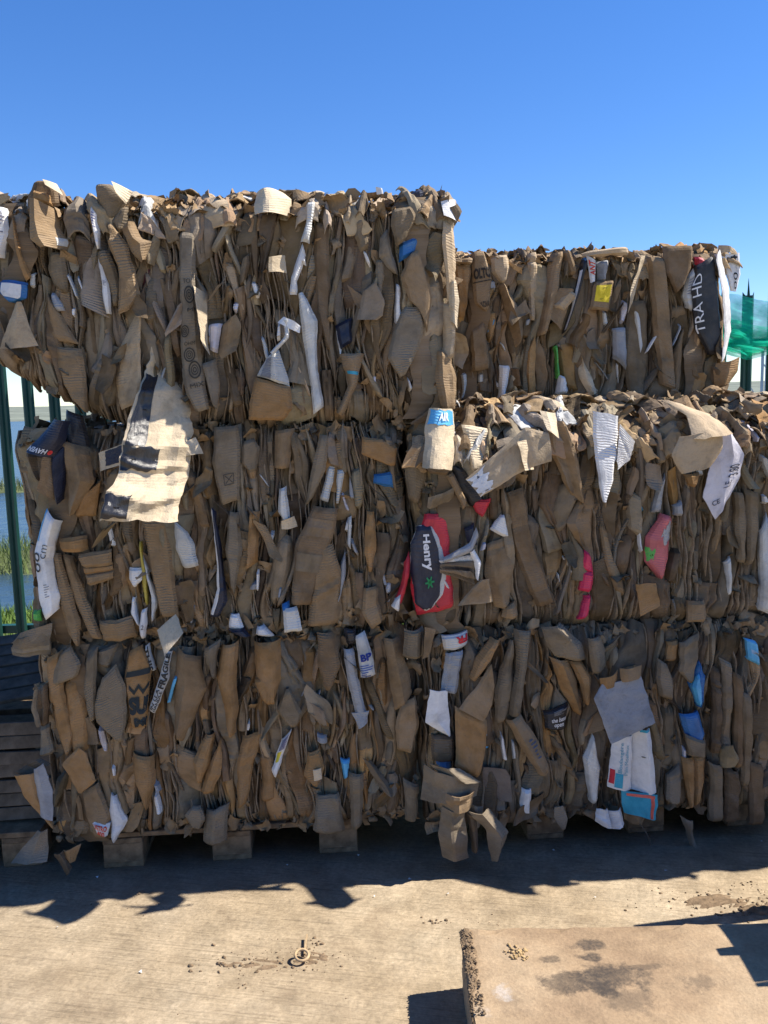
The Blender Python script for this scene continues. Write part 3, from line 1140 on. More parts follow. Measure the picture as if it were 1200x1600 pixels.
b.T(PS, 'white', .018, [(470, 398), (470, 408)], [(474, 390), (478, 415)], mat='p', bulge=.004)
b.T(FL, 'cream', .04, [(400, 298), (396, 320), (400, 338)], [(436, 288), (456, 305), (452, 334)], free=True, mat='p', amp=.006, lean=-.05, tilt=-.05, bulge=.05, label='crumpled cream bag on the upper edge')
b.T(PS, 'pale', .03, [(478, 315), (478, 350), (470, 378)], [(491, 313), (490, 330), (484, 380)], mat='p', bulge=.008)
b.T(S, 'brown', .0, [(492, 345), (490, 420), (494, 480), (510, 540)], [(512, 350), (515, 420), (518, 480), (520, 560)], amp=.004)
b.T(PF, 'navy', .02, [(524, 508), (532, 545)], [(550, 495), (550, 535)], mat='g')
o, sf = b.T(FL, 'tan', .035, [(532, 552), (545, 600), (525, 645)], [(568, 552), (558, 600), (535, 652)], prof='round', bulge=.03)
patch(o, sf, 'print_band', .1, .95, .28, .33, 'teal', 'p')
b.T(S, 'dust', .018, [(595, 370), (593, 400), (612, 425)], [(606, 355), (613, 395), (622, 430)], corr=.1)
b.T(S, 'olive', .02, [(556, 345), (554, 370), (565, 392)], [(566, 338), (578, 350), (577, 385)])
b.T(S, 'grey', .016, [(587, 405), (588, 440), (590, 460)], [(600, 405), (602, 430), (595, 465)])
b.T(S, 'olive', .026, [(612, 330), (611, 350), (620, 385)], [(640, 320), (650, 340), (635, 375)], prof='flat', bulge=.02)
b.T(PF, 'blue', .02, [(625, 380), (625, 408)], [(655, 368), (654, 392)], mat='g', label='blue printed board below the upper edge')
b.T(S, 'tan', .03, [(642, 395), (626, 430), (640, 470), (658, 485)], [(655, 392), (668, 430), (676, 465), (668, 520)], prof='flat', bulge=.02, amp=.003, corr=.05)
b.T(S, 'dust', .028, [(632, 480), (612, 520), (607, 560), (625, 590)], [(660, 478), (664, 510), (655, 545), (635, 585)], prof='flat', bulge=.015, corr=.9)
b.T(PS, 'white', .018, [(618, 440), (617, 510)], [(626, 445), (627, 500)], mat='p', bulge=.006)
b.T(FL, 'white', .03, [(690, 315), (692, 338)], [(714, 308), (716, 348)], mat='p', amp=.006, tilt=-.03, lean=-.03, free=True, label='white crumpled paper at the upper right corner')
b.T(FL, 'light', .02, [(692, 345), (690, 380), (697, 430), (700, 470)], [(708, 350), (712, 390), (713, 430), (716, 480)], amp=.007, prof='left', bulge=.03)
b.T(FL, 'cream', .03, [(704, 440), (703, 470), (706, 500)], [(714, 436), (719, 470), (716, 512)], amp=.008, prof='fold', bulge=.02, free=True)
b.T(S, 'light', .015, [(690, 470), (694, 520), (688, 570)], [(706, 475), (712, 520), (706, 560)], amp=.006, prof='right', bulge=.03)
b.T(FL, 'tan', .02, [(684, 545), (680, 590), (692, 640)], [(704, 550), (713, 590), (714, 640)], amp=.006, prof='fold', bulge=.03)
b.T(FL, 'olive', .03, [(700, 325), (712, 352)], [(716, 318), (722, 330)], amp=.006, free=True)
b.T(FL, 'navy', -.06, [(637, 303), (640, 318)], [(664, 293), (668, 312)], mat='g', bulge=.03)
b.T(PS, 'white', .0, [(588, 290), (590, 303)], [(598, 292), (600, 302)], mat='p', free=True)

# ---- top right
b = TR
b.T(FL, 'orange', .03, [(708, 412), (715, 450), (716, 495)], [(737, 414), (733, 450), (728, 495)], prof='flat', bulge=.02)
b.T(FL, 'tan', .045, [(706, 403), (708, 411)], [(739, 404), (737, 413)], prof='flat', bulge=.01)
o, sf = b.T(S, 'tan', .028, [(739, 393), (738, 440), (741, 475), (758, 486)], [(757, 392), (768, 435), (767, 470), (762, 486)], prof='flat', bulge=.012, amp=.002)
text_on(o, sf, 'OLTC', .05, .95, .27, .44, 0, (.03, .022, .016), .05)
mark_on(o, sf, 'band', .02, .98, .475, .49, 0, (.03, .022, .016), 'print')
text_on(o, sf, 'KOVA', .25, .9, .8, .92, 0, (.03, .022, .016), .02)
b.T(S, 'tan', .03, [(780, 445), (795, 500), (808, 545)], [(792, 442), (818, 490), (820, 520)], prof='fold', bulge=.035)
b.T(S, 'light', .02, [(768, 400), (768, 425), (782, 445)], [(792, 398), (795, 420), (790, 440)], amp=.006)
b.T(S, 'tan', .03, [(864, 395), (852, 450), (842, 525)], [(884, 392), (876, 450), (856, 520)], prof='round', bulge=.03)
b.T(FL, 'tan', .02, [(880, 392), (888, 430)], [(893, 390), (905, 425)], prof='round', bulge=.03)
o, sf = b.T(PF, 'black', .03, [(910, 405), (895, 470), (880, 522)], [(922, 402), (908, 455), (886, 515)], mat='g', bulge=.008, label='black strip with a white edge')
patch(o, sf, 'white_edge', .0, .28, .15, .95, 'white', 'p')
b.T(FL, 'tan', .045, [(876, 450), (852, 490)], [(898, 452), (878, 515)], prof='fold', bulge=.02, free=True)
b.T(FL, 'light', .05, [(890, 452), (866, 478)], [(902, 462), (880, 488)], prof='flat', bulge=.01)
b.T(FL, 'light', .05, [(912, 393), (912, 402)], [(982, 384), (986, 397)], prof='round', bulge=.02)
o, sf = b.T(PS, 'white', .055, [(918, 398), (924, 440)], [(934, 404), (932, 438)], mat='p', bulge=.008, free=True, label='white paper with red lettering')
text_on(o, sf, 'ANT', .1, .9, .15, .75, 90, (.6, .05, .03), .02)
o, sf = b.T(FL, 'tan', .05, [(930, 440), (920, 482)], [(960, 437), (952, 487)], prof='flat', bulge=.01, amp=.002, label='brown carton corner with a yellow label')
patch(o, sf, 'yellow_label', .12, .9, .15, .72, 'yellow', 'p')
mark_on(o, sf, 'lines', .45, .7, .22, .3, 0, (.03, .03, .02), 'print')
mark_on(o, sf, 'lines', .4, .6, .6, .66, 0, (.03, .03, .02), 'print')
b.T(FL, 'slate', .04, [(934, 408), (938, 440)], [(955, 405), (950, 440)], prof='fold', bulge=.02)
b.T(FL, 'slate', .035, [(960, 512), (962, 560)], [(981, 512), (981, 578)], mat='p', bulge=.008)
b.T(FL, 'cream', .05, [(1000, 400), (985, 450), (979, 490)], [(1012, 398), (997, 450), (985, 488)], prof='left', bulge=.035, free=True)
o, sf = b.T(PS, 'pale', .03, [(990, 480), (1000, 560)], [(1000, 485), (1006, 540)], mat='p', bulge=.006)
b.T(S, 'brown', .05, [(1038, 385), (1042, 425), (1058, 458)], [(1083, 383), (1082, 420), (1066, 450)], prof='flat', bulge=.02, amp=.002, corr=.05)
b.T(S, 'tan', .025, [(1012, 400), (1020, 500), (1030, 600)], [(1038, 405), (1050, 520), (1055, 610)], prof='flat', bulge=.03)
b.T(S, 'olive', .02, [(985, 470), (975, 560), (985, 630)], [(1012, 470), (1015, 560), (1005, 630)])
o, sf = b.T(PS, 'pale', .03, [(1075, 430), (1068, 460), (1076, 480)], [(1088, 415), (1090, 450), (1083, 485)], mat='p', bulge=.01)
mark_on(o, sf, 'lines', .2, .8, .15, .6, 0, (.2, .2, .25), 'print')
b.T(PF, 'red', .03, [(1088, 400), (1086, 416)], [(1104, 406), (1098, 420)], mat='g', bulge=.012)
b.T(PS, 'white', .035, [(782, 570), (780, 625)], [(797, 572), (790, 625)], mat='p', bulge=.012)
b.T(FL, 'white', .04, [(874, 585), (870, 618)], [(886, 588), (889, 614)], mat='p', bulge=.015)
b.T(PF, 'green', .03, [(868, 540), (871, 592)], [(873, 538), (877, 590)], mat='g', bulge=.005)
b.T(PF, 'blue', .03, [(911, 402), (914, 422)], [(917, 400), (920, 418)], mat='g', bulge=.005)
b.T(S, 'tan', .03, [(1050, 555), (1045, 622)], [(1072, 510), (1066, 610)], prof='fold', bulge=.03)
b.T(S, 'light', .02, [(826, 395), (824, 440), (830, 500)], [(840, 392), (842, 440), (838, 500)])
b.T(S, 'tan', .025, [(735, 520), (738, 580)], [(758, 500), (765, 575)], prof='flat', bulge=.03)

# ---- middle left
b = ML
b.T(FL, 'tan', .05, [(84, 685), (100, 740), (108, 806)], [(135, 700), (146, 755), (112, 806)], prof='fold', bulge=.03, corr=.1)
b.T(PF, 'black', .02, [(100, 640), (105, 690), (115, 740)], [(128, 650), (140, 700), (150, 748)], mat='g')
b.T(FL, 'orange', .03, [(125, 775), (118, 808)], [(155, 750), (146, 808)], prof='left', bulge=.02)
b.T(FL, 'orange', .06, [(88, 842), (92, 862)], [(132, 838), (134, 862)], prof='round', bulge=.03, amp=.002, label='short rolled orange-tan board')
b.T(FL, 'tan', .06, [(120, 868), (128, 888)], [(172, 858), (174, 884)], prof='flat', bulge=.008, corr=.9, amp=.002)
b.T(FL, 'orange', .055, [(128, 887), (130, 899)], [(174, 883), (175, 892)], prof='flat', bulge=.006, amp=.002)
b.T(FL, 'tan', .05, [(131, 898), (137, 917)], [(175, 891), (174, 906)], prof='flat', bulge=.008, corr=.9, amp=.002)
b.T(S, 'tan', .035, [(78, 862), (88, 920), (100, 980), (118, 1012)], [(92, 865), (108, 920), (125, 975), (122, 1010)], amp=.003, corr=.9)
b.T(S, 'tan', .03, [(96, 865), (115, 940), (140, 1000)], [(110, 870), (135, 940), (160, 1000)], amp=.003, corr=.8)
b.T(FL, 'tan', .045, [(152, 972), (158, 1005)], [(205, 965), (212, 1000)], prof='fold', bulge=.03, corr=.9)
b.T(PS, 'white', .035, [(201, 888), (201, 905), (207, 918)], [(220, 888), (220, 908), (211, 918)], mat='p', bulge=.004, amp=.001)
b.T(PS, 'white', .028, [(206, 935), (203, 960), (216, 980)], [(211, 935), (213, 960), (218, 980)], mat='p', bulge=.008)
o, sf = b.T(PS, 'white', .03, [(222, 953), (218, 980), (220, 998)], [(229, 950), (230, 975), (226, 998)], mat='p', bulge=.006)
text_on(o, sf, '2', .3, .7, .5, .65, 0, (.05, .05, .05), .0)
b.T(PS, 'mustard', .024, [(215, 848), (221, 900), (226, 945)], [(219, 846), (230, 900), (231, 945)], mat='g', bulge=.005)
b.T(PS, 'pale', .02, [(222, 865), (234, 930), (237, 972)], [(228, 880), (246, 940), (240, 968)], mat='g', bulge=.008)
b.T(S, 'tan', .026, [(220, 812), (232, 880), (250, 965)], [(262, 812), (272, 900), (278, 965)], corr=1.0, prof='flat', bulge=.025)
b.T(PS, 'pale', .03, [(272, 812), (274, 860), (287, 890)], [(290, 828), (303, 850), (309, 885)], mat='p', corr=1.0, bulge=.015)
o, sf = b.T(PF, 'navy', .025, [(330, 792), (338, 870), (340, 920), (328, 965)], [(337, 800), (350, 890), (354, 940), (342, 965)], mat='g', bulge=.01, label='navy strip with a white edge')
patch(o, sf, 'white_edge', .0, .3, .02, .98, 'white', 'p')
o, sf = b.T(S, 'grey', .02, [(335, 668), (332, 720), (345, 790)], [(372, 665), (376, 700), (374, 780)], prof='flat', bulge=.02, amp=.003)
mark_on(o, sf, 'boxx', .35, .75, .62, .76, 0, (.05, .045, .04), 'symbol')
b.T(S, 'grey', .03, [(356, 800), (352, 860), (362, 920)], [(372, 800), (378, 860), (365, 930)], prof='flat', bulge=.02)
b.T(S, 'grey', .025, [(378, 690), (376, 725), (390, 738)], [(398, 685), (407, 700), (400, 735)], prof='flat', bulge=.012)
b.T(S, 'tan', .03, [(430, 674), (428, 732)], [(460, 670), (452, 732)], prof='round', bulge=.03, amp=.003)
o, sf = b.T(S, 'brown', .032, [(490, 790), (462, 850), (455, 945)], [(528, 795), (520, 840), (486, 945)], prof='flat', bulge=.02, amp=.004)
patch(o, sf, 'tape', .0, 1.0, .12, .3, 'brown', 'g')
patch(o, sf, 'tape', .05, .98, .48, .66, 'olive', 'c')
b.T(S, 'tan', .028, [(500, 855), (485, 930), (482, 980)], [(520, 850), (535, 900), (530, 975)], corr=1.0)
b.T(S, 'grey', .02, [(500, 680), (485, 740), (478, 790)], [(515, 680), (510, 730), (490, 775)])
b.T(S, 'pale', .012, [(512, 728), (500, 780)], [(524, 730), (514, 785)], mat='p', corr=.9)
b.T(S, 'pale', .012, [(527, 735), (524, 788)], [(538, 735), (530, 788)], mat='p', corr=.9)
b.T(FL, 'orange', .045, [(566, 682), (565, 710), (610, 728)], [(600, 686), (620, 700), (618, 728)], prof='flat', bulge=.015, amp=.002)
b.T(FL, 'grey', .04, [(598, 682), (606, 722)], [(612, 684), (620, 720)], prof='fold', bulge=.015)
b.T(PS, 'blue', .012, [(584, 742), (584, 756)], [(616, 736), (616, 764)], mat='p', bulge=.008)
b.T(S, 'orange', .022, [(574, 800), (570, 860), (576, 895)], [(586, 800), (588, 860), (582, 895)], prof='fold')
b.T(PF, 'pale', .03, [(437, 765), (434, 800), (440, 815)], [(447, 760), (452, 800), (455, 818)], mat='f', bulge=.015)
b.T(FL, 'cream', .05, [(440, 815), (438, 828)], [(460, 808), (464, 825)], amp=.01, free=True, tilt=-.02)
b.T(PS, 'pale', .035, [(442, 950), (444, 988)], [(464, 948), (472, 985)], mat='p', amp=.008)
b.T(PS, 'blue', .03, [(440, 945), (442, 965)], [(452, 940), (452, 962)], mat='g')
b.T(PS, 'white', .03, [(400, 982), (399, 995)], [(412, 978), (428, 996)], mat='p', bulge=.015, amp=.001)
b.T(PS, 'white', .03, [(358, 962), (356, 985)], [(372, 962), (382, 988)], mat='p', amp=.008)
b.T(PF, 'navy', .025, [(356, 985), (380, 996)], [(382, 982), (392, 995)], mat='g')
b.T(S, 'orange', .03, [(390, 800), (385, 890)], [(405, 800), (402, 880)], prof='left', bulge=.03)
b.T(S, 'tan', .02, [(568, 920), (566, 960), (580, 985)], [(590, 915), (592, 940), (600, 970)], prof='flat', bulge=.02)
b.T(S, 'olive', .02, [(640, 690), (632, 730), (640, 780)], [(660, 700), (668, 740), (655, 790)])
b.T(S, 'tan', .03, [(634, 705), (655, 742)], [(648, 700), (672, 735)], prof='round', bulge=.015)
b.T(PS, 'slate', .02, [(532, 880), (530, 930), (522, 950)], [(541, 860), (540, 900), (530, 945)], mat='g')
b.T(PS, 'pale', .02, [(544, 810), (542, 850)], [(551, 806), (548, 860)], mat='p')

# ---- middle right
b = MR
b.T(S, 'cream', .03, [(724, 664), (730, 700), (736, 735)], [(769, 670), (765, 695), (750, 735)], prof='flat', bulge=.01, corr=1.0, mat='p', lean=-.06, tilt=-.02, label='ribbed cream sheet under the crushed carton')
b.T(PF, 'black', .01, [(700, 720), (712, 760), (735, 790)], [(728, 735), (745, 760), (760, 785)], mat='g')  # shade of an open gap, made as a black sheet
b.T(PF, 'red', .03, [(737, 783), (746, 802)], [(770, 780), (756, 810)], mat='g', prof='fold', bulge=.02, label='small bright red folded corner')
b.T(FL, 'white', .03, [(785, 805), (767, 828)], [(790, 805), (795, 843)], mat='p', bulge=.008, amp=.002)
b.T(S, 'tan', .035, [(698, 745), (725, 797)], [(708, 737), (731, 782)], prof='flat', bulge=.012)
b.T(FL, 'white', .05, [(930, 642), (928, 690), (934, 750), (938, 783)], [(970, 650), (966, 700), (955, 750), (942, 783)], mat='p', corr=.7, prof='flat', bulge=.015, amp=.002, lean=-.05,
    free=True, label='long white ribbed sheet tapering to a point')
b.T(FL, 'white', .045, [(968, 662), (963, 734)], [(994, 690), (984, 720)], mat='p', corr=1.0, prof='left', bulge=.02, amp=.002, free=True)
b.T(FL, 'light', .15, [(1062, 682), (1049, 712), (1066, 741)], [(1128, 672), (1129, 700), (1110, 730)], prof='flat', bulge=.02, amp=.003, free=True, corr=.05, label='broad folded tan flap under the sunlit top edge')
b.T(FL, 'light', .07, [(1055, 625), (1075, 650), (1064, 684)], [(1110, 640), (1122, 648), (1126, 676)], prof='round', bulge=.03, amp=.006, free=True, lean=-.22, corr=.05)
b.T(FL, 'light', .075, [(1112, 650), (1116, 690)], [(1124, 640), (1128, 680)], prof='round', bulge=.02, amp=.006)
b.T(FL, 'orange', .03, [(1074, 742), (1080, 760)], [(1096, 738), (1090, 762)], prof='fold', bulge=.012)
o, sf = b.T(PS, 'lilac', .05, [(1132, 672), (1110, 740), (1101, 778), (1120, 813)], [(1145, 675), (1165, 710), (1160, 745), (1134, 790)], mat='p', prof='fold', bulge=.015, amp=.003,
            corr=.05, free=True, label='white paper with a printed code')
text_on(o, sf, '3.80', .55, .9, .42, .56, 90, (.05, .05, .07), .01)
text_on(o, sf, 'LE', .5, .7, .60, .68, 90, (.05, .05, .07), .0)
text_on(o, sf, 'CE', .15, .45, .80, .86, 0, (.05, .05, .07), .01)
o, sf = b.T(PF, 'pink', .026, [(1036, 803), (1012, 840), (1010, 880), (1030, 905)], [(1052, 808), (1050, 850), (1046, 880), (1038, 905)], mat='g', prof='round', bulge=.02, amp=.004, label='red fruit carton side')
patch(o, sf, 'green_leaf', .02, .3, .52, .68, 'green', 'g', .05)
patch(o, sf, 'blue_print', .5, .98, .1, .42, 'slate', 'g', .1)
b.T(PF, 'crimson', .03, [(915, 860), (910, 890)], [(926, 868), (930, 900)], mat='g', prof='fold', bulge=.01, label='crimson strip, upper piece')
b.T(PF, 'crimson', .03, [(911, 893), (906, 925)], [(930, 896), (926, 926)], mat='g', prof='fold', bulge=.01)
b.T(PF, 'crimson', .03, [(916, 932), (904, 970)], [(925, 930), (921, 966)], mat='g', prof='fold', bulge=.01)
b.T(FL, 'orange', .06, [(993, 912), (1000, 962)], [(1024, 911), (1032, 945)], prof='flat', bulge=.008, amp=.002, free=True, label='square orange-tan flap near the lower edge')
b.T(FL, 'tan', .05, [(1080, 942), (1077, 976)], [(1104, 938), (1108, 968)], prof='fold', bulge=.02, amp=.002)
b.T(S, 'olive', .025, [(1150, 770), (1150, 830), (1158, 880)], [(1165, 770), (1168, 820), (1166, 880)])
b.T(S, 'olive', .03, [(1168, 765), (1170, 830), (1170, 885)], [(1190, 770), (1190, 830), (1180, 880)])
b.T(PF, 'pale', .02, [(1188, 830), (1190, 955)], [(1202, 800), (1206, 960)], mat='f', bulge=.01)
b.T(PF, 'slate', .02, [(1030, 760), (1022, 802)], [(1045, 740), (1038, 800)], mat='f', bulge=.01)
b.T(FL, 'slate', .03, [(1056, 790), (1056, 806)], [(1068, 782), (1070, 808)], mat='p')
b.T(S, 'brown', .02, [(790, 770), (800, 850), (840, 950)], [(820, 760), (835, 850), (868, 940)], prof='flat', bulge=.03)
b.T(S, 'tan', .022, [(762, 850), (758, 900), (775, 950)], [(790, 840), (802, 890), (795, 950)], prof='fold')
b.T(S, 'olive', .02, [(875, 760), (862, 800), (870, 835)], [(898, 745), (905, 780), (888, 820)], corr=.1)
b.T(FL, 'tan', .045, [(790, 950), (786, 968)], [(808, 942), (812, 968)], prof='round', bulge=.02)
b.T(PS, 'pale', .02, [(1136, 880), (1140, 935)], [(1144, 870), (1148, 930)], mat='g')
b.T(FL, 'dust', .02, [(1025, 688), (1030, 725)], [(1034, 686), (1042, 722)])
b.T(S, 'tan', .03, [(855, 655), (860, 700), (890, 770)], [(885, 660), (905, 720), (915, 790)], prof='valley', bulge=.03)

# ---- bottom left
b = BL
b.T(S, 'orange', .035, [(70, 1030), (75, 1080), (90, 1150), (102, 1185)], [(95, 1018), (98, 1080), (115, 1150), (108, 1180)], amp=.003)
b.T(S, 'orange', .03, [(99, 1068), (104, 1110), (112, 1180)], [(118, 1060), (134, 1110), (136, 1172)], prof='fold', amp=.003)
b.T(FL, 'grey', .045, [(96, 1020), (78, 1050), (80, 1075)], [(108, 1012), (124, 1040), (118, 1060)], prof='fold', bulge=.02)
b.T(S, 'grey', .05, [(160, 1060), (147, 1100), (150, 1130), (185, 1162)], [(180, 1038), (195, 1070), (197, 1110), (192, 1160)], corr=1.0, prof='flat', bulge=.015, amp=.002)
b.T(S, 'grey', .04, [(135, 1030), (130, 1080), (138, 1130)], [(152, 1012), (150, 1060), (148, 1125)], prof='round', corr=.8)
b.T(S, 'grey', .035, [(150, 1018), (150, 1036)], [(184, 1008), (170, 1045)], prof='round')
o, sf = b.T(S, 'orange', .03, [(203, 1018), (192, 1060), (200, 1110), (205, 1138)], [(222, 1008), (238, 1040), (232, 1080), (228, 1138)], prof='flat', bulge=.015, amp=.003, label='orange board with bold dark lettering')
db = (.012, .022, .03)
mark_on(o, sf, 'band', .1, .95, .27, .34, 0, db, 'print')
mark_on(o, sf, 'zig', .2, .98, .42, .58, 0, db, 'print')
text_on(o, sf, 'SU', .1, .98, .60, .82, 0, db, .06)
text_on(o, sf, 'M', .3, .98, .86, .98, 0, db, .06)
o, sf = b.T(PS, 'pale', .045, [(258, 1018), (248, 1060), (232, 1112)], [(268, 1020), (264, 1060), (241, 1118)], mat='p', bulge=.004, amp=.001, label='white FRAGILE packing tape')
text_on(o, sf, 'FRAGILE', .12, .88, .02, .58, 90, (.03, .03, .03), .04)
text_on(o, sf, 'IN LLA', .1, .5, .60, .96, 90, (.03, .03, .03), .02)
text_on(o, sf, 'HANDLE', .55, .9, .62, .97, 90, (.03, .03, .03), .02)
o, sf = b.T(PS, 'pale', .03, [(224, 1012), (232, 1052)], [(231, 1008), (242, 1050)], mat='p', bulge=.004, amp=.001)
text_on(o, sf, 'THIS', .15, .85, .05, .95, -90, (.03, .03, .03), .04)
b.T(S, 'tan', .032, [(275, 1015), (270, 1090), (272, 1150)], [(312, 1030), (322, 1080), (300, 1130), (285, 1165)], prof='fold', bulge=.04, amp=.004, corr=.1)
b.T(S, 'orange', .055, [(345, 1010), (338, 1060), (350, 1110), (355, 1152)], [(372, 1003), (368, 1060), (372, 1110), (366, 1150)], prof='round', bulge=.035, amp=.003, corr=.1)
b.T(FL, 'grey', .06, [(318, 1015), (322, 1040), (332, 1062)], [(345, 1000), (338, 1030), (336, 1060)], prof='fold', bulge=.02)
b.T(FL, 'grey', .03, [(60, 1140), (62, 1185)], [(72, 1135), (84, 1178)])
b.T(FL, 'orange', .055, [(122, 1168), (97, 1195), (122, 1238)], [(136, 1178), (150, 1220), (128, 1240)], prof='flat', bulge=.01, amp=.002, free=True, corr=.05)
b.T(S, 'tan', .035, [(126, 1240), (132, 1280), (146, 1310)], [(150, 1228), (172, 1275), (165, 1310)], prof='flat', bulge=.02)
o, sf = b.T(PS, 'white', .045, [(142, 1284), (152, 1306)], [(170, 1291), (166, 1311)], mat='p', bulge=.006, label='white label with red lettering')
text_on(o, sf, 'VETRO', .1, .9, .1, .45, 0, (.6, .07, .03), .03)
text_on(o, sf, '400', .2, .8, .5, .9, 0, (.6, .07, .03), .03)
b.T(PS, 'white', .04, [(172, 1245), (170, 1280), (174, 1320)], [(180, 1248), (196, 1285), (180, 1318)], mat='p', prof='fold', bulge=.015)
b.T(S, 'orange', .03, [(205, 1180), (207, 1220), (225, 1263)], [(238, 1185), (243, 1220), (231, 1265)], prof='round', bulge=.03)
b.T(S, 'orange', .03, [(320, 1150), (302, 1190), (306, 1222)], [(335, 1148), (330, 1190), (316, 1225)], prof='round', bulge=.02, mat='c')
b.T(S, 'orange', .032, [(344, 1155), (325, 1200), (312, 1242)], [(347, 1160), (345, 1210), (330, 1242)], prof='fold')
b.T(FL, 'grey', .04, [(300, 1262), (289, 1275), (300, 1297)], [(312, 1262), (320, 1280), (312, 1299)], prof='flat', bulge=.006, amp=.001)
b.T(S, 'grey', .03, [(320, 1270), (315, 1322)], [(356, 1258), (354, 1318)], prof='fold', bulge=.03)
b.T(FL, 'dust', .05, [(58, 1300), (20, 1344)], [(72, 1298), (76, 1342)], prof='fold', bulge=.02, free=True, curl=.03)
b.T(FL, 'dark', .06, [(84, 1335), (104, 1370)], [(98, 1330), (113, 1356)], prof='fold', bulge=.02, free=True)
b.T(FL, 'orange', .06, [(98, 1330), (106, 1348)], [(125, 1322), (116, 1348)], prof='fold', bulge=.015, free=True)
b.T(S, 'orange', .04, [(395, 1005), (400, 1060), (412, 1100)], [(438, 1000), (440, 1060), (428, 1100)], prof='round', bulge=.04, amp=.003, corr=.05)
b.T(S, 'orange', .045, [(398, 1065), (412, 1100)], [(430, 1050), (428, 1100)], prof='right', bulge=.02)
b.T(S, 'olive', .035, [(447, 1078), (430, 1110), (455, 1138)], [(452, 1076), (472, 1115), (464, 1135)], prof='flat', bulge=.015, amp=.002)
b.T(S, 'brown', .04, [(495, 990), (497, 1040), (508, 1080)], [(520, 990), (532, 1040), (518, 1080)], corr=1.0, amp=.003)
b.T(S, 'slate', .03, [(535, 1015), (545, 1070), (556, 1120)], [(552, 1015), (562, 1070), (575, 1120)], amp=.004)
b.T(FL, 'slate', .035, [(550, 1115), (560, 1138)], [(576, 1112), (574, 1130)], free=True)
o, sf = b.T(PS, 'pale', .042, [(555, 995), (560, 1030), (564, 1060)], [(570, 988), (582, 1025), (588, 1055)], mat='p', bulge=.006, amp=.002, label='white wrapper with blue lettering')
text_on(o, sf, 'BP', .15, .95, .45, .62, 0, (.01, .03, .22), .04)
mark_on(o, sf, 'lines', .05, .95, .68, .98, 0, (.02, .06, .3), 'print')
b.T(PF, 'black', .035, [(538, 985), (542, 1008)], [(556, 985), (558, 1005)], mat='f')
b.T(S, 'tan', .032, [(600, 1000), (608, 1060), (618, 1115)], [(625, 998), (642, 1060), (646, 1090)], prof='fold', bulge=.03)
b.T(S, 'tan', .035, [(626, 1100), (618, 1140), (622, 1175)], [(650, 1090), (655, 1130), (645, 1180)], prof='flat', bulge=.015, corr=.05)
o, sf = b.T(PS, 'white', .028, [(440, 1158), (425, 1205), (428, 1216)], [(456, 1142), (440, 1190), (432, 1216)], mat='p', bulge=.008)
mark_on(o, sf, 'ticks', .1, .9, .02, .3, 0, (.15, .12, .2), 'print')
patch(o, sf, 'yellow_print', .1, .5, .35, .6, 'yellow', 'g')
b.T(PF, 'sky', .022, [(532, 1188), (538, 1222)], [(546, 1190), (545, 1216)], mat='g')
b.T(S, 'grey', .03, [(495, 1245), (490, 1302)], [(530, 1240), (540, 1302)], prof='flat', bulge=.02, amp=.005)
b.T(S, 'orange', .035, [(480, 1180), (475, 1215), (490, 1230)], [(500, 1172), (508, 1200), (498, 1228)], corr=.9)
b.T(FL, 'cream', .05, [(490, 1203), (492, 1220)], [(502, 1200), (502, 1216)], mat='p', free=True)
b.T(S, 'orange', .028, [(378, 1155), (370, 1200), (370, 1268)], [(410, 1145), (398, 1190), (384, 1260)], prof='fold')
b.T(FL, 'slate', .03, [(496, 1150), (496, 1163)], [(512, 1150), (512, 1164)], mat='p', bulge=.006)
b.T(S, 'olive', .03, [(545, 1210), (550, 1300)], [(568, 1212), (566, 1290)], prof='round')
b.T(S, 'grey', .03, [(630, 1220), (634, 1285)], [(655, 1230), (652, 1288)], prof='fold')

# ---- bottom right
b = BR
b.T(S, 'grey', .04, [(632, 985), (630, 1028)], [(662, 982), (660, 1028)], corr=1.0, prof='round', bulge=.03)
b.T(FL, 'tan', .05, [(662, 978), (660, 1028)], [(682, 985), (670, 1028)], prof='left', bulge=.03, free=True)
o, sf = b.T(PS, 'pale', .03, [(690, 997), (697, 1020)], [(734, 988), (731, 1012)], mat='p', bulge=.015, label='white crumpled carton with upside-down red letters')
text_on(o, sf, 'FR', .5, .98, .12, .62, 180, (.6, .03, .04), .05)
b.T(S, 'slate', .03, [(697, 1022), (690, 1084)], [(724, 1018), (715, 1086)], prof='valley', bulge=.02, mat='p')
b.T(FL, 'white', .05, [(672, 1078), (664, 1130), (700, 1151)], [(700, 1082), (702, 1120), (704, 1151)], mat='p', prof='fold', bulge=.012, amp=.002, free=True, corr=.05, label='plain white board above the crumpled heap')
b.T(S, 'orange', .055, [(712, 1106), (712, 1160), (712, 1200)], [(762, 1128), (760, 1165), (750, 1216)], prof='flat', bulge=.008, amp=.002, corr=.03, label='broad flat orange-tan board beside the white one')
b.T(FL, 'tan', .065, [(768, 1038), (745, 1070), (716, 1106)], [(772, 1072), (768, 1100), (755, 1127)], prof='flat', bulge=.01, amp=.003, free=True, corr=.05)
b.T(FL, 'orange', .045, [(770, 998), (745, 1030), (735, 1062)], [(783, 1002), (770, 1032), (744, 1066)], prof='round', bulge=.03)
b.T(S, 'grey', .04, [(806, 985), (808, 1040), (796, 1120)], [(832, 985), (826, 1040), (815, 1120)], prof='round', bulge=.025, amp=.002, corr=.7)
b.T(S, 'grey', .03, [(798, 1000), (775, 1080), (775, 1132)], [(804, 1000), (803, 1080), (790, 1130)], prof='fold')
o, sf = b.T(FL, 'tan', .06, [(793, 1130), (815, 1170), (845, 1215)], [(816, 1118), (846, 1165), (862, 1210)], prof='fold', bulge=.02, amp=.002, corr=.03, label='slanting folded carton with faded blue print')
mark_on(o, sf, 'lines', .55, .9, .35, .7, 0, (.06, .09, .16), 'print')
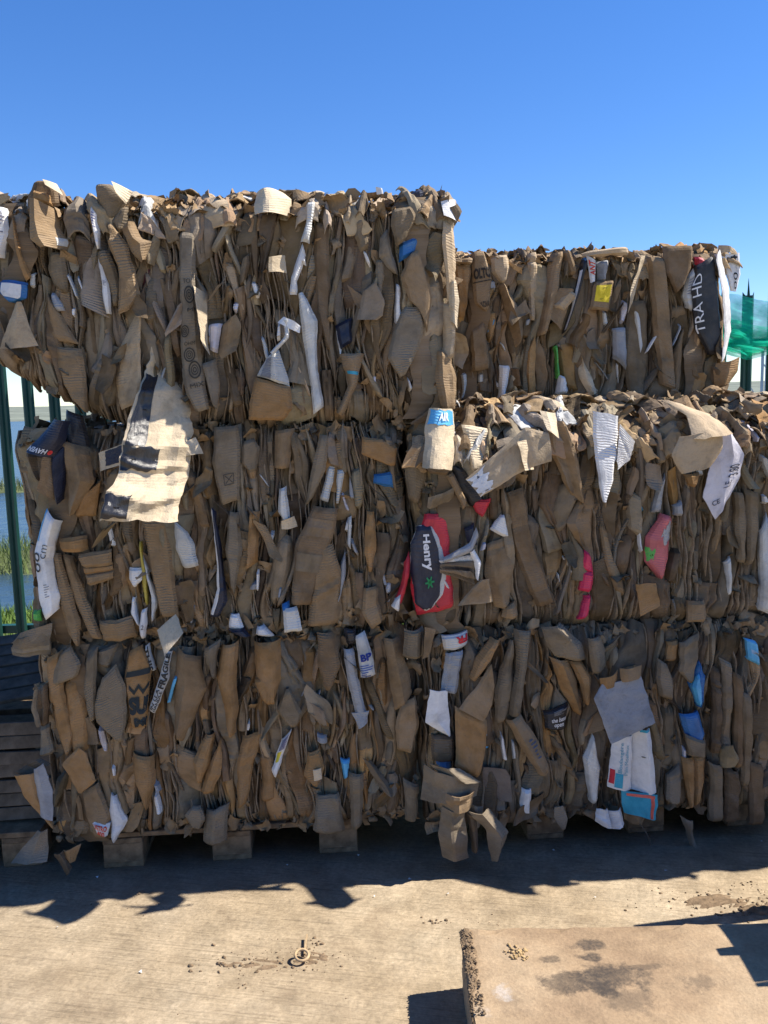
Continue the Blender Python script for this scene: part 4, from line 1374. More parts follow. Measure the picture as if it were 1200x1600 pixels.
o, sf = b.T(PF, 'black', .045, [(852, 1116), (854, 1142)], [(890, 1100), (884, 1142)], mat='g', bulge=.012, amp=.003, label='black carton side with white lettering')
text_on(o, sf, 'the base', .25, .95, .38, .58, 0, (.6, .6, .6), .02)
text_on(o, sf, 'open', .38, .85, .66, .86, 0, (.6, .6, .6), .02)
mark_on(o, sf, 'lines', .35, .95, .05, .25, 0, (.3, .3, .3), 'print')
b.T(FL, 'grey', .06, [(850, 985), (858, 1010), (870, 1030)], [(880, 978), (915, 1010), (922, 1036)], prof='fold', bulge=.03, amp=.006)
b.T(S, 'orange', .035, [(860, 1030), (880, 1080), (900, 1116)], [(890, 1032), (905, 1070), (912, 1116)], prof='fold', bulge=.03)
b.T(S, 'orange', .03, [(892, 1035), (908, 1070), (914, 1100)], [(912, 1035), (926, 1060), (922, 1105)], prof='round')
b.T(FL, 'grey', .045, [(920, 1000), (922, 1030), (930, 1055)], [(940, 995), (950, 1020), (945, 1050)], prof='fold', bulge=.02)
b.T(PF, 'pale', .028, [(928, 1148), (912, 1185), (922, 1255)], [(930, 1165), (940, 1200), (934, 1258)], mat='f', bulge=.015)
o, sf = b.T(PF, 'sky', .03, [(1168, 998), (1172, 1032)], [(1185, 1004), (1193, 1045)], mat='g', bulge=.008, label='pale blue label near the right edge')
mark_on(o, sf, 'lines', .2, .8, .4, .6, 0, (.6, .65, .7), 'print')
b.T(PF, 'blue', .035, [(1088, 1036), (1080, 1072), (1094, 1106)], [(1096, 1034), (1108, 1060), (1100, 1104)], mat='f', prof='fold', bulge=.02, label='shiny blue plastic wrapper')
b.T(PF, 'sky', .05, [(1088, 1060), (1082, 1076), (1094, 1104)], [(1094, 1052), (1099, 1076), (1097, 1104)], mat='f', bulge=.01)  # paler sheet: lit, reflective middle of the blue wrapper put into colour
b.T(PF, 'blue', .04, [(1066, 1118), (1075, 1150), (1085, 1180)], [(1095, 1115), (1105, 1150), (1088, 1178)], mat='g', bulge=.012, label='blue carton piece with white lettering')
b.T(FL, 'grey', .045, [(1072, 1148), (1078, 1182)], [(1104, 1160), (1102, 1186)], prof='flat', bulge=.008)
b.T(S, 'orange', .03, [(1068, 1185), (1072, 1225), (1078, 1262)], [(1086, 1185), (1086, 1225), (1084, 1264)], prof='round')
b.T(S, 'orange', .03, [(1086, 1185), (1088, 1225), (1086, 1262)], [(1106, 1185), (1104, 1225), (1096, 1258)], prof='fold')
b.T(S, 'grey', .035, [(1030, 1030), (1026, 1060), (1033, 1090)], [(1045, 1040), (1052, 1062), (1055, 1095)], prof='flat', bulge=.015, amp=.003)
b.T(S, 'grey', .04, [(1064, 1005), (1063, 1050), (1078, 1068)], [(1095, 988), (1092, 1030), (1083, 1068)], prof='flat', bulge=.02)
b.T(S, 'orange', .02, [(1046, 1005), (1044, 1035)], [(1062, 1002), (1060, 1035)], prof='round')
b.T(FL, 'dust', .03, [(1044, 1215), (1040, 1250), (1050, 1256)], [(1065, 1195), (1066, 1240), (1060, 1256)], prof='flat', bulge=.01)
for i, (x0, x1, y0, y1) in enumerate(((1112, 1128, 1040, 1180), (1128, 1146, 1030, 1190), (1146, 1162, 1050, 1200), (1108, 1130, 1190, 1285), (1132, 1156, 1200, 1288), (1158, 1176, 1080, 1230), (1170, 1196, 1190, 1290))):
    b.T(S, ('dark', 'grey', 'brown', 'grey', 'dark', 'olive', 'brown')[i], .03, [(x0, y0), (x0 + 4, (y0 + y1) / 2), (x0 + 2, y1)], [(x1, y0 + 8), (x1 + 2, (y0 + y1) / 2), (x1 + 1, y1)])
o, sf = b.T(PS, 'blue', .01, [(682, 1183), (684, 1200)], [(707, 1178), (707, 1208)], mat='g')
b.T(S, 'dark', .02, [(674, 1152), (676, 1192)], [(710, 1150), (710, 1192)], prof='round', mat='g')
b.T(FL, 'dust', .05, [(868, 1262), (866, 1280), (878, 1296)], [(880, 1260), (888, 1280), (884, 1296)], prof='flat', bulge=.006, free=True)
b.T(PS, 'white', .04, [(818, 1235), (814, 1258), (818, 1278)], [(830, 1234), (828, 1260), (832, 1278)], mat='p', amp=.008)
b.T(FL, 'dust', .05, [(1064, 1276), (1074, 1300), (1081, 1328)], [(1084, 1284), (1083, 1300), (1089, 1326)], prof='round', bulge=.015, free=True, amp=.006)

close_bale(TL, slivers=24, proud=52, lumps=66)
close_bale(TR, slivers=16, proud=52, lumps=40)
close_bale(ML, right=False, top=False, slivers=22, proud=56)
close_bale(MR, right=False, slivers=24, proud=56, lumps=100, toplen=.42, big=1.0)
close_bale(BL, right=False, top=False, slivers=18, proud=54)
close_bale(BR, right=False, left=False, top=False, slivers=16, proud=52)

MRX = Bale(1.72, 3.1, .825, 1.56, .15, 1.3, 'middle cardboard bale continuing the right stack past the picture edge', MIDS, 14)
BRX = Bale(1.72, 3.1, .085, .815, .06, 1.2, 'bottom cardboard bale continuing the right stack past the picture edge', COOL, 15)
for b in (MRX, BRX):
    core(b)
    fill_front(b, 'front', scale=2.0, proud=10, flaps=3)
    fill_layers(b, 'front', .02)
fill_top(MRX, 25, 1.2)
top_lumps(MRX, 10)


# ================================================================== loose pieces that lie on or hang between the bales
def loose(name, px, n, label, cat, group=None):
    a, z = on_face(*px, n)
    fr = Frame(a, n, z)
    return tag(empty(name, fr.world(), YAW), label, cat, group), fr


# big sheet with black tape, hanging over the left stack
t, fr = loose('taped_cardboard', (255, 810), .06, 'large sunlit sheet of crushed cardboard with black tape hanging over the left stack', 'cardboard sheet')
o, sf = traced(t, fr, 'sheet', 'cream', .11, [(232, 530), (221, 590), (205, 650), (198, 700), (196, 740), (185, 768), (180, 800)],
               [(254, 546), (276, 600), (293, 650), (300, 700), (292, 745), (286, 808)], prof='flat', bulge=.03, free=True, amp=.010, tilt=-.12, corr=.12, curl=.0,
               lean=-.28, edge=.004, res=.0075, ridge=.010)
patch(o, sf, 'tape', .06, .34, .19, .60, 'black', 'f', .015, lift=.003)
patch(o, sf, 'tape', .02, .56, .60, .73, 'black', 'f', .015, lift=.004)
patch(o, sf, 'tape', .0, .34, .86, .985, 'black', 'f', .015, lift=.003)
o2, sf2 = traced(t, fr, 'sheet_corner', 'cream', .095, [(152, 708), (155, 736)], [(206, 690), (202, 722)], prof='flat', bulge=.015, free=True, amp=.004, tilt=.03)
patch(o2, sf2, 'tape', .22, .95, .05, .85, 'navy', 'f', .02)
traced(t, fr, 'torn_corner', 'cream', .10, [(277, 700), (290, 712)], [(304, 682), (317, 709)], prof='fold', bulge=.01, free=True, amp=.003, tilt=-.03, mat='p')

t, fr = loose('cardboard_scrap', (265, 1020), .07, 'small square scrap of pale cardboard half in sun at the middle-left seam', 'cardboard scrap')
traced(t, fr, 'sheet', 'cream', .10, [(244, 985), (260, 1021)], [(271, 965), (288, 988)], prof='flat', bulge=.006, free=True, amp=.002, tilt=-.03, lean=-.05, corr=.05)

# navy curled box at the left end of the middle bale
t, fr = loose('navy_carton', (80, 790), .05, 'navy carton curled like a cone at the left end of the middle bale', 'carton')
o, sf = traced(t, fr, 'panel', 'navy', .07, [(82, 655), (58, 684), (38, 706)], [(107, 658), (100, 690), (80, 716)], prof='round', bulge=.03, mat='g', free=True, amp=.003)
text_on(o, sf, 'HAVEN', .0, .72, .80, .93, 180, (.65, .65, .67), .03)
mark_on(o, sf, 'disc', .76, .90, .80, .93, 0, (.6, .05, .06), 'emblem')
traced(t, fr, 'side_panel', 'navy', .055, [(80, 714), (84, 755), (88, 790)], [(102, 690), (99, 740), (96, 782)], prof='left', bulge=.03, mat='g', amp=.003)
traced(t, fr, 'inner_face', 'brown', .03, [(38, 708), (48, 735), (60, 752)], [(72, 713), (70, 735), (64, 752)], prof='valley', bulge=.03)
traced(t, fr, 'rim', 'tan', .06, [(70, 712), (66, 740), (60, 765)], [(82, 714), (82, 755), (82, 782)], prof='left', bulge=.04, free=True)

t, fr = loose('white_carton', (75, 975), .04, 'narrow white carton side marked 00 cm at the left edge of the middle bale', 'carton')
o, sf = traced(t, fr, 'panel', 'white', .055, [(69, 797), (57, 835), (49, 865), (52, 905), (56, 940), (66, 974)], [(92, 815), (84, 850), (79, 875), (84, 905), (90, 930), (88, 955)], prof='fold', bulge=.03, mat='p', amp=.004, corr=.1)
text_on(o, sf, '00', .0, .38, .38, .56, 90, (.03, .03, .03), .0)
text_on(o, sf, 'cm', .45, .75, .28, .42, 90, (.06, .06, .06), -.01)
mark_on(o, sf, 'lines', .45, .75, .66, .8, 0, (.25, .25, .28), 'print')
patch(o, sf, 'teal_edge', .0, .12, .0, .28, 'sky', 'g')
traced(t, fr, 'green_corner', 'green', .05, [(48, 955), (50, 970)], [(60, 955), (62, 973)], mat='g', bulge=.01)

# red and navy vacuum-cleaner box
t, fr = loose('vacuum_carton', (672, 960), .03, 'crushed red carton with a navy oval panel reading Henry, wedged between the two middle bales', 'carton')
traced(t, fr, 'red_panel', 'red', .03, [(664, 803), (646, 860), (641, 915), (652, 964)], [(701, 802), (704, 850), (707, 900), (713, 948)], prof='flat', bulge=.02, mat='g', amp=.004)
o, sf = traced(t, fr, 'oval_panel', 'pale', .036, [(652, 822), (642, 850), (641, 900), (650, 944), (664, 956)], [(676, 818), (692, 850), (702, 890), (696, 928), (674, 954)], prof='flat', bulge=.012, mat='g', amp=.002)
patch(o, sf, 'navy_panel', .0, .80, .0, .96, 'navy', 'g', .02, lift=.0025)
text_on(o, sf, 'Henry', .30, .62, .10, .50, -90, (.72, .72, .74), .035).location = (0, -.004, 0)
mark_on(o, sf, 'star', .36, .62, .56, .70, 0, (.02, .22, .10), 'emblem').location = (0, -.004, 0)
traced(t, fr, 'red_flap', 'red', .045, [(632, 880), (628, 915), (616, 945)], [(641, 864), (640, 900), (628, 948)], prof='fold', bulge=.015, mat='g')
traced(t, fr, 'white_corner', 'white', .05, [(618, 938), (612, 950)], [(628, 926), (624, 958)], mat='g', bulge=.01)

t, fr = loose('crushed_magazine', (725, 905), .07, 'rolled dark glossy carton with layered edges beside the red one', 'crushed carton')
traced(t, fr, 'upper_face', 'slate', .08, [(692, 872), (735, 848), (745, 825)], [(694, 880), (738, 862), (748, 840)], prof='round', bulge=.012, mat='g', free=True)
for i in range(5):
    traced(t, fr, 'layer', ('white', 'dark', 'black', 'brown', 'dark')[i], .075 - .006 * i, [(686, 876 + i * 4), (712, 872 + i * 6), (738, 868 + i * 8)], [(688, 880 + i * 4), (712, 878 + i * 6), (742, 878 + i * 9)], prof='flat', bulge=.004, mat='g' if i % 2 else 'c', free=True)
traced(t, fr, 'white_edge', 'white', .085, [(734, 862), (742, 880), (744, 905)], [(742, 858), (752, 880), (748, 908)], prof='round', bulge=.012, mat='p', free=True)
traced(t, fr, 'navy_corner', 'navy', .05, [(728, 828), (732, 850)], [(742, 818), (748, 855)], prof='fold', bulge=.015, mat='g')
traced(t, fr, 'lower_flap', 'tan', .08, [(715, 946), (752, 905)], [(770, 940), (764, 902)], prof='flat', bulge=.015, free=True, corr=.05)

# carton with a blue top
t, fr = loose('blue_topped_carton', (685, 728), .08, 'crushed cream carton with a bright blue upper band at the corner of the right stack', 'carton')
o, sf = traced(t, fr, 'front', 'cream', .11, [(672, 638), (664, 668), (661, 700), (656, 727)], [(716, 640), (717, 670), (715, 700), (708, 734)], prof='round', bulge=.06, free=True, amp=.007, tilt=-.08, lean=-.08, corr=.1)
patch(o, sf, 'blue_band', .05, .93, .03, .27, 'sky', 'g', .02, lift=.003)
text_on(o, sf, 'AIR', .35, .7, .06, .2, 0, (.7, .72, .75), .03).location = (0, -.004, 0)
traced(t, fr, 'lower_fold', 'brown', .06, [(664, 726), (672, 740)], [(706, 730), (700, 742)], prof='round', bulge=.02)

# long flattened carton lying on the edge of the right stack
t, fr = loose('long_carton', (800, 740), .09, 'long flattened tan carton slanting over the front edge of the right stack', 'carton')
o, sf = traced(t, fr, 'long_face', 'light', .13, [(729, 750), (790, 697), (822, 668), (858, 676)], [(751, 777), (805, 742), (835, 728), (862, 720)], prof='flat', bulge=.012, free=True, amp=.003, corr=.05, tilt=.02)
patch(o, sf, 'torn_white_patch', .05, .95, .01, .2, 'white', 'p', .06)
traced(t, fr, 'end_flap', 'cream', .145, [(806, 690), (818, 735)], [(830, 688), (838, 735)], prof='flat', bulge=.006, free=True, amp=.003, tilt=-.05, corr=.6)
traced(t, fr, 'back_flap', 'cream', .09, [(846, 640), (850, 672)], [(876, 645), (872, 684)], prof='fold', bulge=.02, free=True, amp=.005, lean=-.07, tilt=-.03)

# television box
t, fr = loose('television_carton', (1115, 565), -.42, 'black and white television carton on edge at the right end of the top bale', 'carton')
B = -.45
o, sf = traced(t, fr, 'black_panel', 'black', .05, [(1087, 416), (1082, 465), (1088, 515), (1107, 554)], [(1116, 400), (1124, 460), (1128, 520), (1127, 553)], prof='flat', bulge=.012, mat='g', amp=.0015, base=B, corr=.0)
text_on(o, sf, 'TRA HD', .0, .30, .10, .74, 90, (.75, .75, .75), .0)
traced(t, fr, 'white_side', 'white', .04, [(1115, 400), (1124, 455), (1128, 520), (1123, 566)], [(1129, 388), (1144, 448), (1147, 518), (1138, 553)], prof='flat', bulge=.012, tilt=-.05, mat='p', amp=.0015, base=B, corr=.0, free=True)
o, sf = traced(t, fr, 'white_back', 'white', .0, [(1117, 398), (1134, 425), (1142, 455)], [(1156, 394), (1156, 430), (1150, 455)], prof='flat', bulge=.01, mat='g', amp=.002, base=B, corr=.0, free=True)
text_on(o, sf, '00', .45, .75, .52, .95, 90, (.02, .02, .02), .0)
text_on(o, sf, 'cm/', .62, .80, .30, .5, 90, (.25, .25, .26), -.01)
text_on(o, sf, '4', .55, .85, .06, .26, 90, (.02, .02, .02), .03)
traced(t, fr, 'torn_top', 'light', .0, [(1124, 383), (1122, 396)], [(1148, 388), (1154, 398)], amp=.008, base=B, free=True)
t, fr = loose('brown_carton', (1138, 600), -.42, 'torn brown carton end sticking out beneath the black and white television carton', 'carton')
traced(t, fr, 'end_panel', 'orange', .06, [(1122, 568), (1117, 580), (1120, 604)], [(1159, 558), (1156, 580), (1140, 600)], prof='fold', bulge=.03, base=B, free=True, amp=.003)
traced(t, fr, 'lower_panel', 'brown', .04, [(1112, 570), (1118, 608)], [(1128, 585), (1142, 600)], prof='round', bulge=.03, base=B)

# grey slab of board and the white and teal carton
t, fr = loose('grey_board', (970, 1158), .12, 'dusty blue-grey square of cardboard leaning on the bottom right bale', 'cardboard sheet')
traced(t, fr, 'sheet', 'slate', .12, [(944, 1072), (929, 1092), (940, 1125), (952, 1159)], [(1003, 1056), (1012, 1090), (1018, 1112), (1021, 1127)], prof='flat', bulge=.01, free=True, amp=.003, corr=.05, lean=-.03)
traced(t, fr, 'torn_edge', 'orange', .11, [(938, 1062), (944, 1078)], [(968, 1048), (964, 1070)], free=True, bulge=.02, amp=.005)
traced(t, fr, 'torn_edge', 'tan', .11, [(968, 1045), (970, 1066)], [(1003, 1040), (1002, 1058)], free=True, bulge=.02, amp=.005)
t, fr = loose('white_teal_carton', (990, 1280), .09, 'white carton with teal lower band and red line hanging on the bottom right bale', 'carton')
o, sf = traced(t, fr, 'white_panel', 'white', .085, [(958, 1150), (955, 1190), (951, 1232)], [(991, 1152), (988, 1195), (987, 1236)], prof='round', bulge=.02, mat='p', amp=.003, free=True, corr=.05)
text_on(o, sf, 'Boulangère', .30, .52, .10, .66, 90, (.05, .30, .42), .0)
text_on(o, sf, 'Pain Moelleux', .58, .76, .14, .70, 90, (.12, .36, .46), .0)
patch(o, sf, 'teal_label', .22, .55, .68, .96, 'teal', 'p')
patch(o, sf, 'red_label', .02, .2, .62, .9, 'red', 'p')
o, sf = traced(t, fr, 'white_panel', 'white', .085, [(990, 1140), (990, 1190), (989, 1236)], [(1018, 1140), (1024, 1190), (1028, 1242)], prof='fold', bulge=.025, mat='p', amp=.004, free=True, corr=.05)
patch(o, sf, 'teal_edge', .35, .95, .0, .04, 'teal', 'p')
o, sf = traced(t, fr, 'teal_panel', 'teal', .088, [(971, 1235), (972, 1255), (975, 1269)], [(1028, 1242), (1028, 1262), (1026, 1282)], prof='flat', bulge=.012, mat='p', amp=.002, free=True, corr=.0)
patch(o, sf, 'red_line', .12, .92, .06, .17, (.75, .16, .12), 'p')
patch(o, sf, 'red_line', .80, .90, .17, .97, (.75, .16, .12), 'p')
t, fr = loose('crumpled_paper', (955, 1298), .09, 'crumpled white paper sticking out under the bottom right bale', 'paper')
for q in (([(933, 1266), (932, 1285)], [(950, 1262), (956, 1296)]), ([(950, 1270), (957, 1298)], [(972, 1264), (978, 1290)])):
    traced(t, fr, 'fold', 'white', .09, q[0], q[1], prof='fold', bulge=.02, free=True, mat='p', amp=.006)

# heap of crumpled cardboard that has slid down between the bottom bales
t, fr = loose('crumpled_cardboard', (720, 1345), .14, 'heap of crumpled grey cardboard slumped on the ground between the two bottom bales', 'crumpled cardboard')
G = [('grey', .13, [(664, 1198), (662, 1222), (658, 1252)], [(735, 1215), (750, 1228), (748, 1250)], 'round', .05),
     ('grey', .15, [(672, 1196), (690, 1215)], [(720, 1204), (752, 1226)], 'fold', .03),
     ('tan', .14, [(688, 1238), (690, 1262)], [(742, 1236), (738, 1264)], 'round', .04),
     ('grey', .15, [(692, 1262), (685, 1300), (692, 1342)], [(724, 1262), (730, 1300), (732, 1342)], 'fold', .03),
     ('dark', .13, [(728, 1270), (735, 1300), (740, 1335)], [(746, 1268), (750, 1300), (748, 1326)], 'round', .03),
     ('grey', .16, [(734, 1272), (760, 1300), (768, 1346)], [(766, 1268), (796, 1302), (780, 1334)], 'fold', .035),
     ('dust', .12, [(735, 1255), (742, 1290)], [(756, 1262), (750, 1296)], 'fold', .02)]
for c, n, l, r, pf, bl in G:
    traced(t, fr, 'fold', c, n, l, r, prof=pf, bulge=bl, free=True, amp=.009, corr=.1)

# crushed open cartons at the left end of the bottom bale
t, fr = loose('open_carton', (60, 1295), .06, 'crushed orange carton with a blue-grey flap jutting from the left end of the bottom bale', 'carton')
traced(t, fr, 'side', 'orange', .09, [(22, 1212), (36, 1245), (80, 1294)], [(52, 1208), (60, 1245), (84, 1296)], prof='flat', bulge=.015, free=True, amp=.003, corr=.05)
traced(t, fr, 'flap', 'slate', .10, [(50, 1203), (56, 1250), (60, 1275)], [(66, 1196), (80, 1240), (82, 1285)], prof='fold', bulge=.02, free=True, amp=.003, mat='p')
traced(t, fr, 'inner_face', 'dark', .05, [(22, 1206), (40, 1215)], [(62, 1186), (80, 1192)], prof='valley', bulge=.03, free=True)
t, fr = loose('cardboard_tube', (60, 1140), .04, 'flattened cardboard tube end at the left edge of the bottom bale', 'cardboard tube')
traced(t, fr, 'tube_wall', 'grey', .05, [(52, 1080), (48, 1108), (56, 1138)], [(56, 1076), (54, 1108), (62, 1136)], prof='round', bulge=.01, free=True)
traced(t, fr, 'tube_wall', 'brown', .03, [(54, 1078), (52, 1108), (60, 1137)], [(72, 1070), (74, 1105), (70, 1134)], prof='valley', bulge=.04)

# ledge of crushed board jutting from the seam at far left
t, fr = loose('cardboard_ledge', (50, 1020), .05, 'grey layered cardboard ledge jutting from the left seam above the bottom bale', 'cardboard sheet')
for i in range(4):
    traced(t, fr, 'layer', ('grey', 'olive', 'dust', 'grey')[i], .05 - .01 * i, [(30 - 5 * i, 990 + 8 * i), (15 + i, 1008 + 6 * i)], [(78, 975 + 9 * i), (76, 1000 + 8 * i)], prof='fold', bulge=.015, free=True, amp=.007)


# ================================================================== pallets
M_WOOD = plain('pallet_wood', (0.20, 0.135, 0.08), .85, .45, 22.0, .4, .2)
M_WOODG = plain('weathered_wood', (0.115, 0.095, 0.074), .9, .4, 18.0, .4, .2)


def pallet(loc, rz, label, Wd=.95, Dp=1.15, mat=None, missing=(), tilt=0.0):
    mat = mat or M_WOOD
    root = tag(empty('wooden_pallet', loc, rz), label, 'pallet', 'wooden pallets under and beside the bales')
    root.rotation_euler = (tilt, 0, rz)
    nb = 7
    me = MB().box((0, 0, 0), (Wd, .105, .02), j=.0015).mesh('board', .002)
    for i in range(nb):
        if i in missing:
            continue
        o = obj_from('board', me, mat, root)
        o.location = (rng.normal(0, .004), -Dp / 2 + .053 + i * (Dp - .106) / (nb - 1), .122)
        o.rotation_euler = (0, 0, rng.normal(0, .006))
    me2 = MB().box((0, 0, 0), (.138, Dp - .004, .02), j=.001).mesh('stringer_board', .002)
    me3 = MB().box((0, 0, 0), (.138, Dp - .01, .02), j=.001).mesh('base_board', .002)
    me4 = MB().box((0, 0, 0), (.14, .11, .072), j=.001).mesh('block', .003)
    for x in (-Wd / 2 + .073, 0, Wd / 2 - .073):
        obj_from('stringer_board', me2, mat, root).location = (x, 0, .101)
        obj_from('base_board', me3, mat, root).location = (x, 0, .0105)
        for y in (-Dp / 2 + .06, 0, Dp / 2 - .06):
            obj_from('block', me4, mat, root).location = (x, y, .0557)
    return root


for ac, lab in ((-.40, 'wooden pallet carrying the bottom left bale, its blocks showing under it'),
                (1.15, 'shaded wooden pallet carrying the bottom right bale'),
                (.50, 'wooden pallet bearing the seam between the two bottom bales, mostly hidden by crumpled cardboard')):
    if ac == .50:
        continue
    pallet(sw(ac, -.605, 0), YAW, lab, Wd=.92)
pallet(sw(-1.56, -.66, 0), YAW, 'lowest wooden pallet lying flat beside the bottom left bale', mat=M_WOOD)


def slatted(loc, rx, rz, label, n, width, pitch, board, name='slatted_pallet'):
    """a pallet stood on its side: close narrow boards on two battens"""
    root = tag(empty(name, loc, rz), label, 'pallet', 'wooden pallets under and beside the bales')
    root.rotation_euler = (rx, 0, rz)
    me = MB().box((0, 0, 0), (width, .018, board), j=.0015).mesh('board', .002)
    for i in range(n):
        o = obj_from('board', me, M_WOODG, root)
        o.location = (rng.normal(0, .01), rng.normal(0, .002), pitch * (i + .5))
        o.rotation_euler = (0, rng.normal(0, .006), 0)
    mb = MB().box((0, .035, n * pitch / 2), (.07, .05, n * pitch)).mesh('batten', .002)
    for x in (-width / 2 + .06, 0, width / 2 - .06):
        obj_from('batten', mb, M_WOODG, root).location = (x, 0, 0)
    return root


labs = ['second wooden pallet from the ground in the shaded pile at left', 'topmost flat wooden pallet of the shaded pile at left']
for i in range(2):
    pallet(sw(-1.58 + rng.normal(0, .012), -.86 + rng.normal(0, .015), .134 * (i + 1)), YAW + rng.normal(0, .015), labs[i], mat=M_WOOD)
slatted(sw(-1.50, -.17, .136), -.07, YAW, 'slatted pallet standing on edge on the lowest one, left of the bottom bale', 7, .95, .054, .047)
slatted(sw(-1.47, -.27, .52), -1.28, YAW + .45, 'broken slatted pallet lying askew on top at far left', 6, .85, .085, .068)

# ================================================================== palisade fence and netting behind
M_GREEN = plain('fence_green_paint', (0.008, 0.055, 0.043), .45, .25, 6.0, 0, .4)
FY = 5.25
fence = tag(empty('palisade_fence', (0, FY, 0)), 'dark green steel palisade fence standing behind the bales', 'fence')


def pale_mesh():
    bm = bmesh.new()
    prof_ = [(-.034, .004), (-.022, -.006), (-.008, -.002), (0, .004), (.008, -.002), (.022, -.006), (.034, .004)]
    zs = [.12, 2.18]
    top = [2.22, 2.20, 2.20, 2.30, 2.20, 2.20, 2.22]
    fr_, bk = [], []
    for j, z in enumerate((.12, 1.2, None)):
        fr_.append([bm.verts.new((x, y, z if z is not None else top[i])) for i, (x, y) in enumerate(prof_)])
        bk.append([bm.verts.new((x, y + .004, z if z is not None else top[i])) for i, (x, y) in enumerate(prof_)])
    for r_ in range(2):
        for i in range(6):
            bm.faces.new((fr_[r_][i], fr_[r_][i + 1], fr_[r_ + 1][i + 1], fr_[r_ + 1][i]))
            bm.faces.new((bk[r_][i + 1], bk[r_][i], bk[r_ + 1][i], bk[r_ + 1][i + 1]))
        for i in (0, 6):
            bm.faces.new((fr_[r_][i], bk[r_][i], bk[r_ + 1][i], fr_[r_ + 1][i]))
    for i in range(6):
        bm.faces.new((fr_[2][i], fr_[2][i + 1], bk[2][i + 1], bk[2][i]))
    bmesh.ops.recalc_face_normals(bm, faces=bm.faces)
    me = bpy.data.meshes.new('pale')
    bm.to_mesh(me)
    bm.free()
    return me


pm = pale_mesh()
x = -4.02 + .015
while x < 4.4:
    o = obj_from('pale', pm, M_GREEN, fence)
    o.location = (x, 0, rng.normal(0, .006))
    x += .1555
rm = MB().box((0, .030, 0), (8.6, .006, .05)).box((0, .052, .022), (8.6, .045, .006)).mesh('rail')
for z in (.27, 1.93):
    obj_from('rail', rm, M_GREEN, fence).location = (.2, 0, z)
pmh = MB().box((0, .11, 1.1), (.1, .05, 2.2)).mesh('post')
for x in (-3.1, -.35, 3.35):
    obj_from('post', pmh, M_GREEN, fence).location = (x, 0, 0)

mn, nt, bs = new_mat('green_netting')
nt.nodes.remove(bs)
out = nt.nodes['Material Output']
tr = N(nt, 'ShaderNodeBsdfTransparent')
df = N(nt, 'ShaderNodeBsdfDiffuse', Color=(.03, .62, .42, 1))
tl_ = N(nt, 'ShaderNodeBsdfTranslucent', Color=(.05, .90, .62, 1))
m1 = N(nt, 'ShaderNodeMixShader', Fac=.55)
m2 = N(nt, 'ShaderNodeMixShader')
nt.links.new(df.outputs[0], m1.inputs[1])
nt.links.new(tl_.outputs[0], m1.inputs[2])
tc = N(nt, 'ShaderNodeTexCoord')
nz = N(nt, 'ShaderNodeTexNoise', Scale=7.0, Detail=4.0)
nt.links.new(tc.outputs['Object'], nz.inputs['Vector'])
nt.links.new(ramp(nt, nz.outputs[0], [(.35, .42), (.65, .85)]), m2.inputs[0])
nt.links.new(tr.outputs[0], m2.inputs[1])
nt.links.new(m1.outputs[0], m2.inputs[2])
nt.links.new(m2.outputs[0], out.inputs['Surface'])


def cloth(name, x0, x1, zt, zb, seed, parent, amp):
    r = np.random.default_rng(seed)
    m, k = 26, 60
    X, V = np.meshgrid(np.linspace(x0, x1, k), np.linspace(0, 1, m))
    top = zt + .03 * np.sin(X * 6 + 1) + .025 * np.sin(X * 13)
    bot = zb + .05 * np.sin(X * 4 + 2) + .03 * np.sin(X * 11)
    Z = top + (bot - top) * V
    Y = -.03 - amp * np.abs(np.sin(X * 9 + V * 5)) * V - amp * .7 * np.abs(np.sin(X * 17 - V * 9)) * V - .02 * r.random(X.shape)
    P = np.stack([X, Y, Z], -1).reshape(-1, 3)
    return obj_from(name, mesh_from(name, P, [grid_faces(m, k)]), mn, parent)


net = tag(empty('green_netting', (0, FY, 0)), 'translucent green netting draped along the upper rail of the fence at right', 'netting')
cloth('upper_net', 1.9, 4.2, 2.17, 1.93, 4, net, .05)
cloth('sagging_roll', 1.9, 4.2, 2.02, 1.90, 9, net, .09)
cloth('sagging_roll', 1.9, 4.2, 1.99, 1.92, 19, net, .12)

# ================================================================== ground
mg, nt, bs = new_mat('brushed_concrete')
tc = N(nt, 'ShaderNodeTexCoord')
mp = N(nt, 'ShaderNodeMapping')
mp.inputs['Rotation'].default_value = (0, 0, R_(11))
nt.links.new(tc.outputs['Object'], mp.inputs[0])
st = N(nt, 'ShaderNodeMapping')
st.inputs['Scale'].default_value = (2.2, 95, 1)
nt.links.new(mp.outputs[0], st.inputs[0])
ns = N(nt, 'ShaderNodeTexNoise', Scale=1.6, Detail=5.0, Roughness=.6)
nt.links.new(st.outputs[0], ns.inputs['Vector'])
nb_ = N(nt, 'ShaderNodeTexNoise', Scale=2.1, Detail=8.0, Roughness=.62)
nt.links.new(mp.outputs[0], nb_.inputs['Vector'])
nf_ = N(nt, 'ShaderNodeTexNoise', Scale=70.0, Detail=6.0, Roughness=.7)
nt.links.new(mp.outputs[0], nf_.inputs['Vector'])
nm_ = N(nt, 'ShaderNodeTexNoise', Scale=9.0, Detail=8.0, Roughness=.7)
nt.links.new(mp.outputs[0], nm_.inputs['Vector'])
c = ramp(nt, nb_.outputs[0], [(.3, (.335, .258, .168)), (.5, (.44, .35, .24)), (.72, (.50, .415, .30))])
c = mix(nt, 1.0, c, ramp(nt, nm_.outputs[0], [(.3, .70), (.65, 1.15)]), 'MULTIPLY')
c = mix(nt, 1.0, c, ramp(nt, ns.outputs[0], [(.34, .74), (.46, 1.0), (.7, 1.06)]), 'MULTIPLY')
c = mix(nt, 1.0, c, ramp(nt, nf_.outputs[0], [(.3, .72), (.7, 1.2)]), 'MULTIPLY')
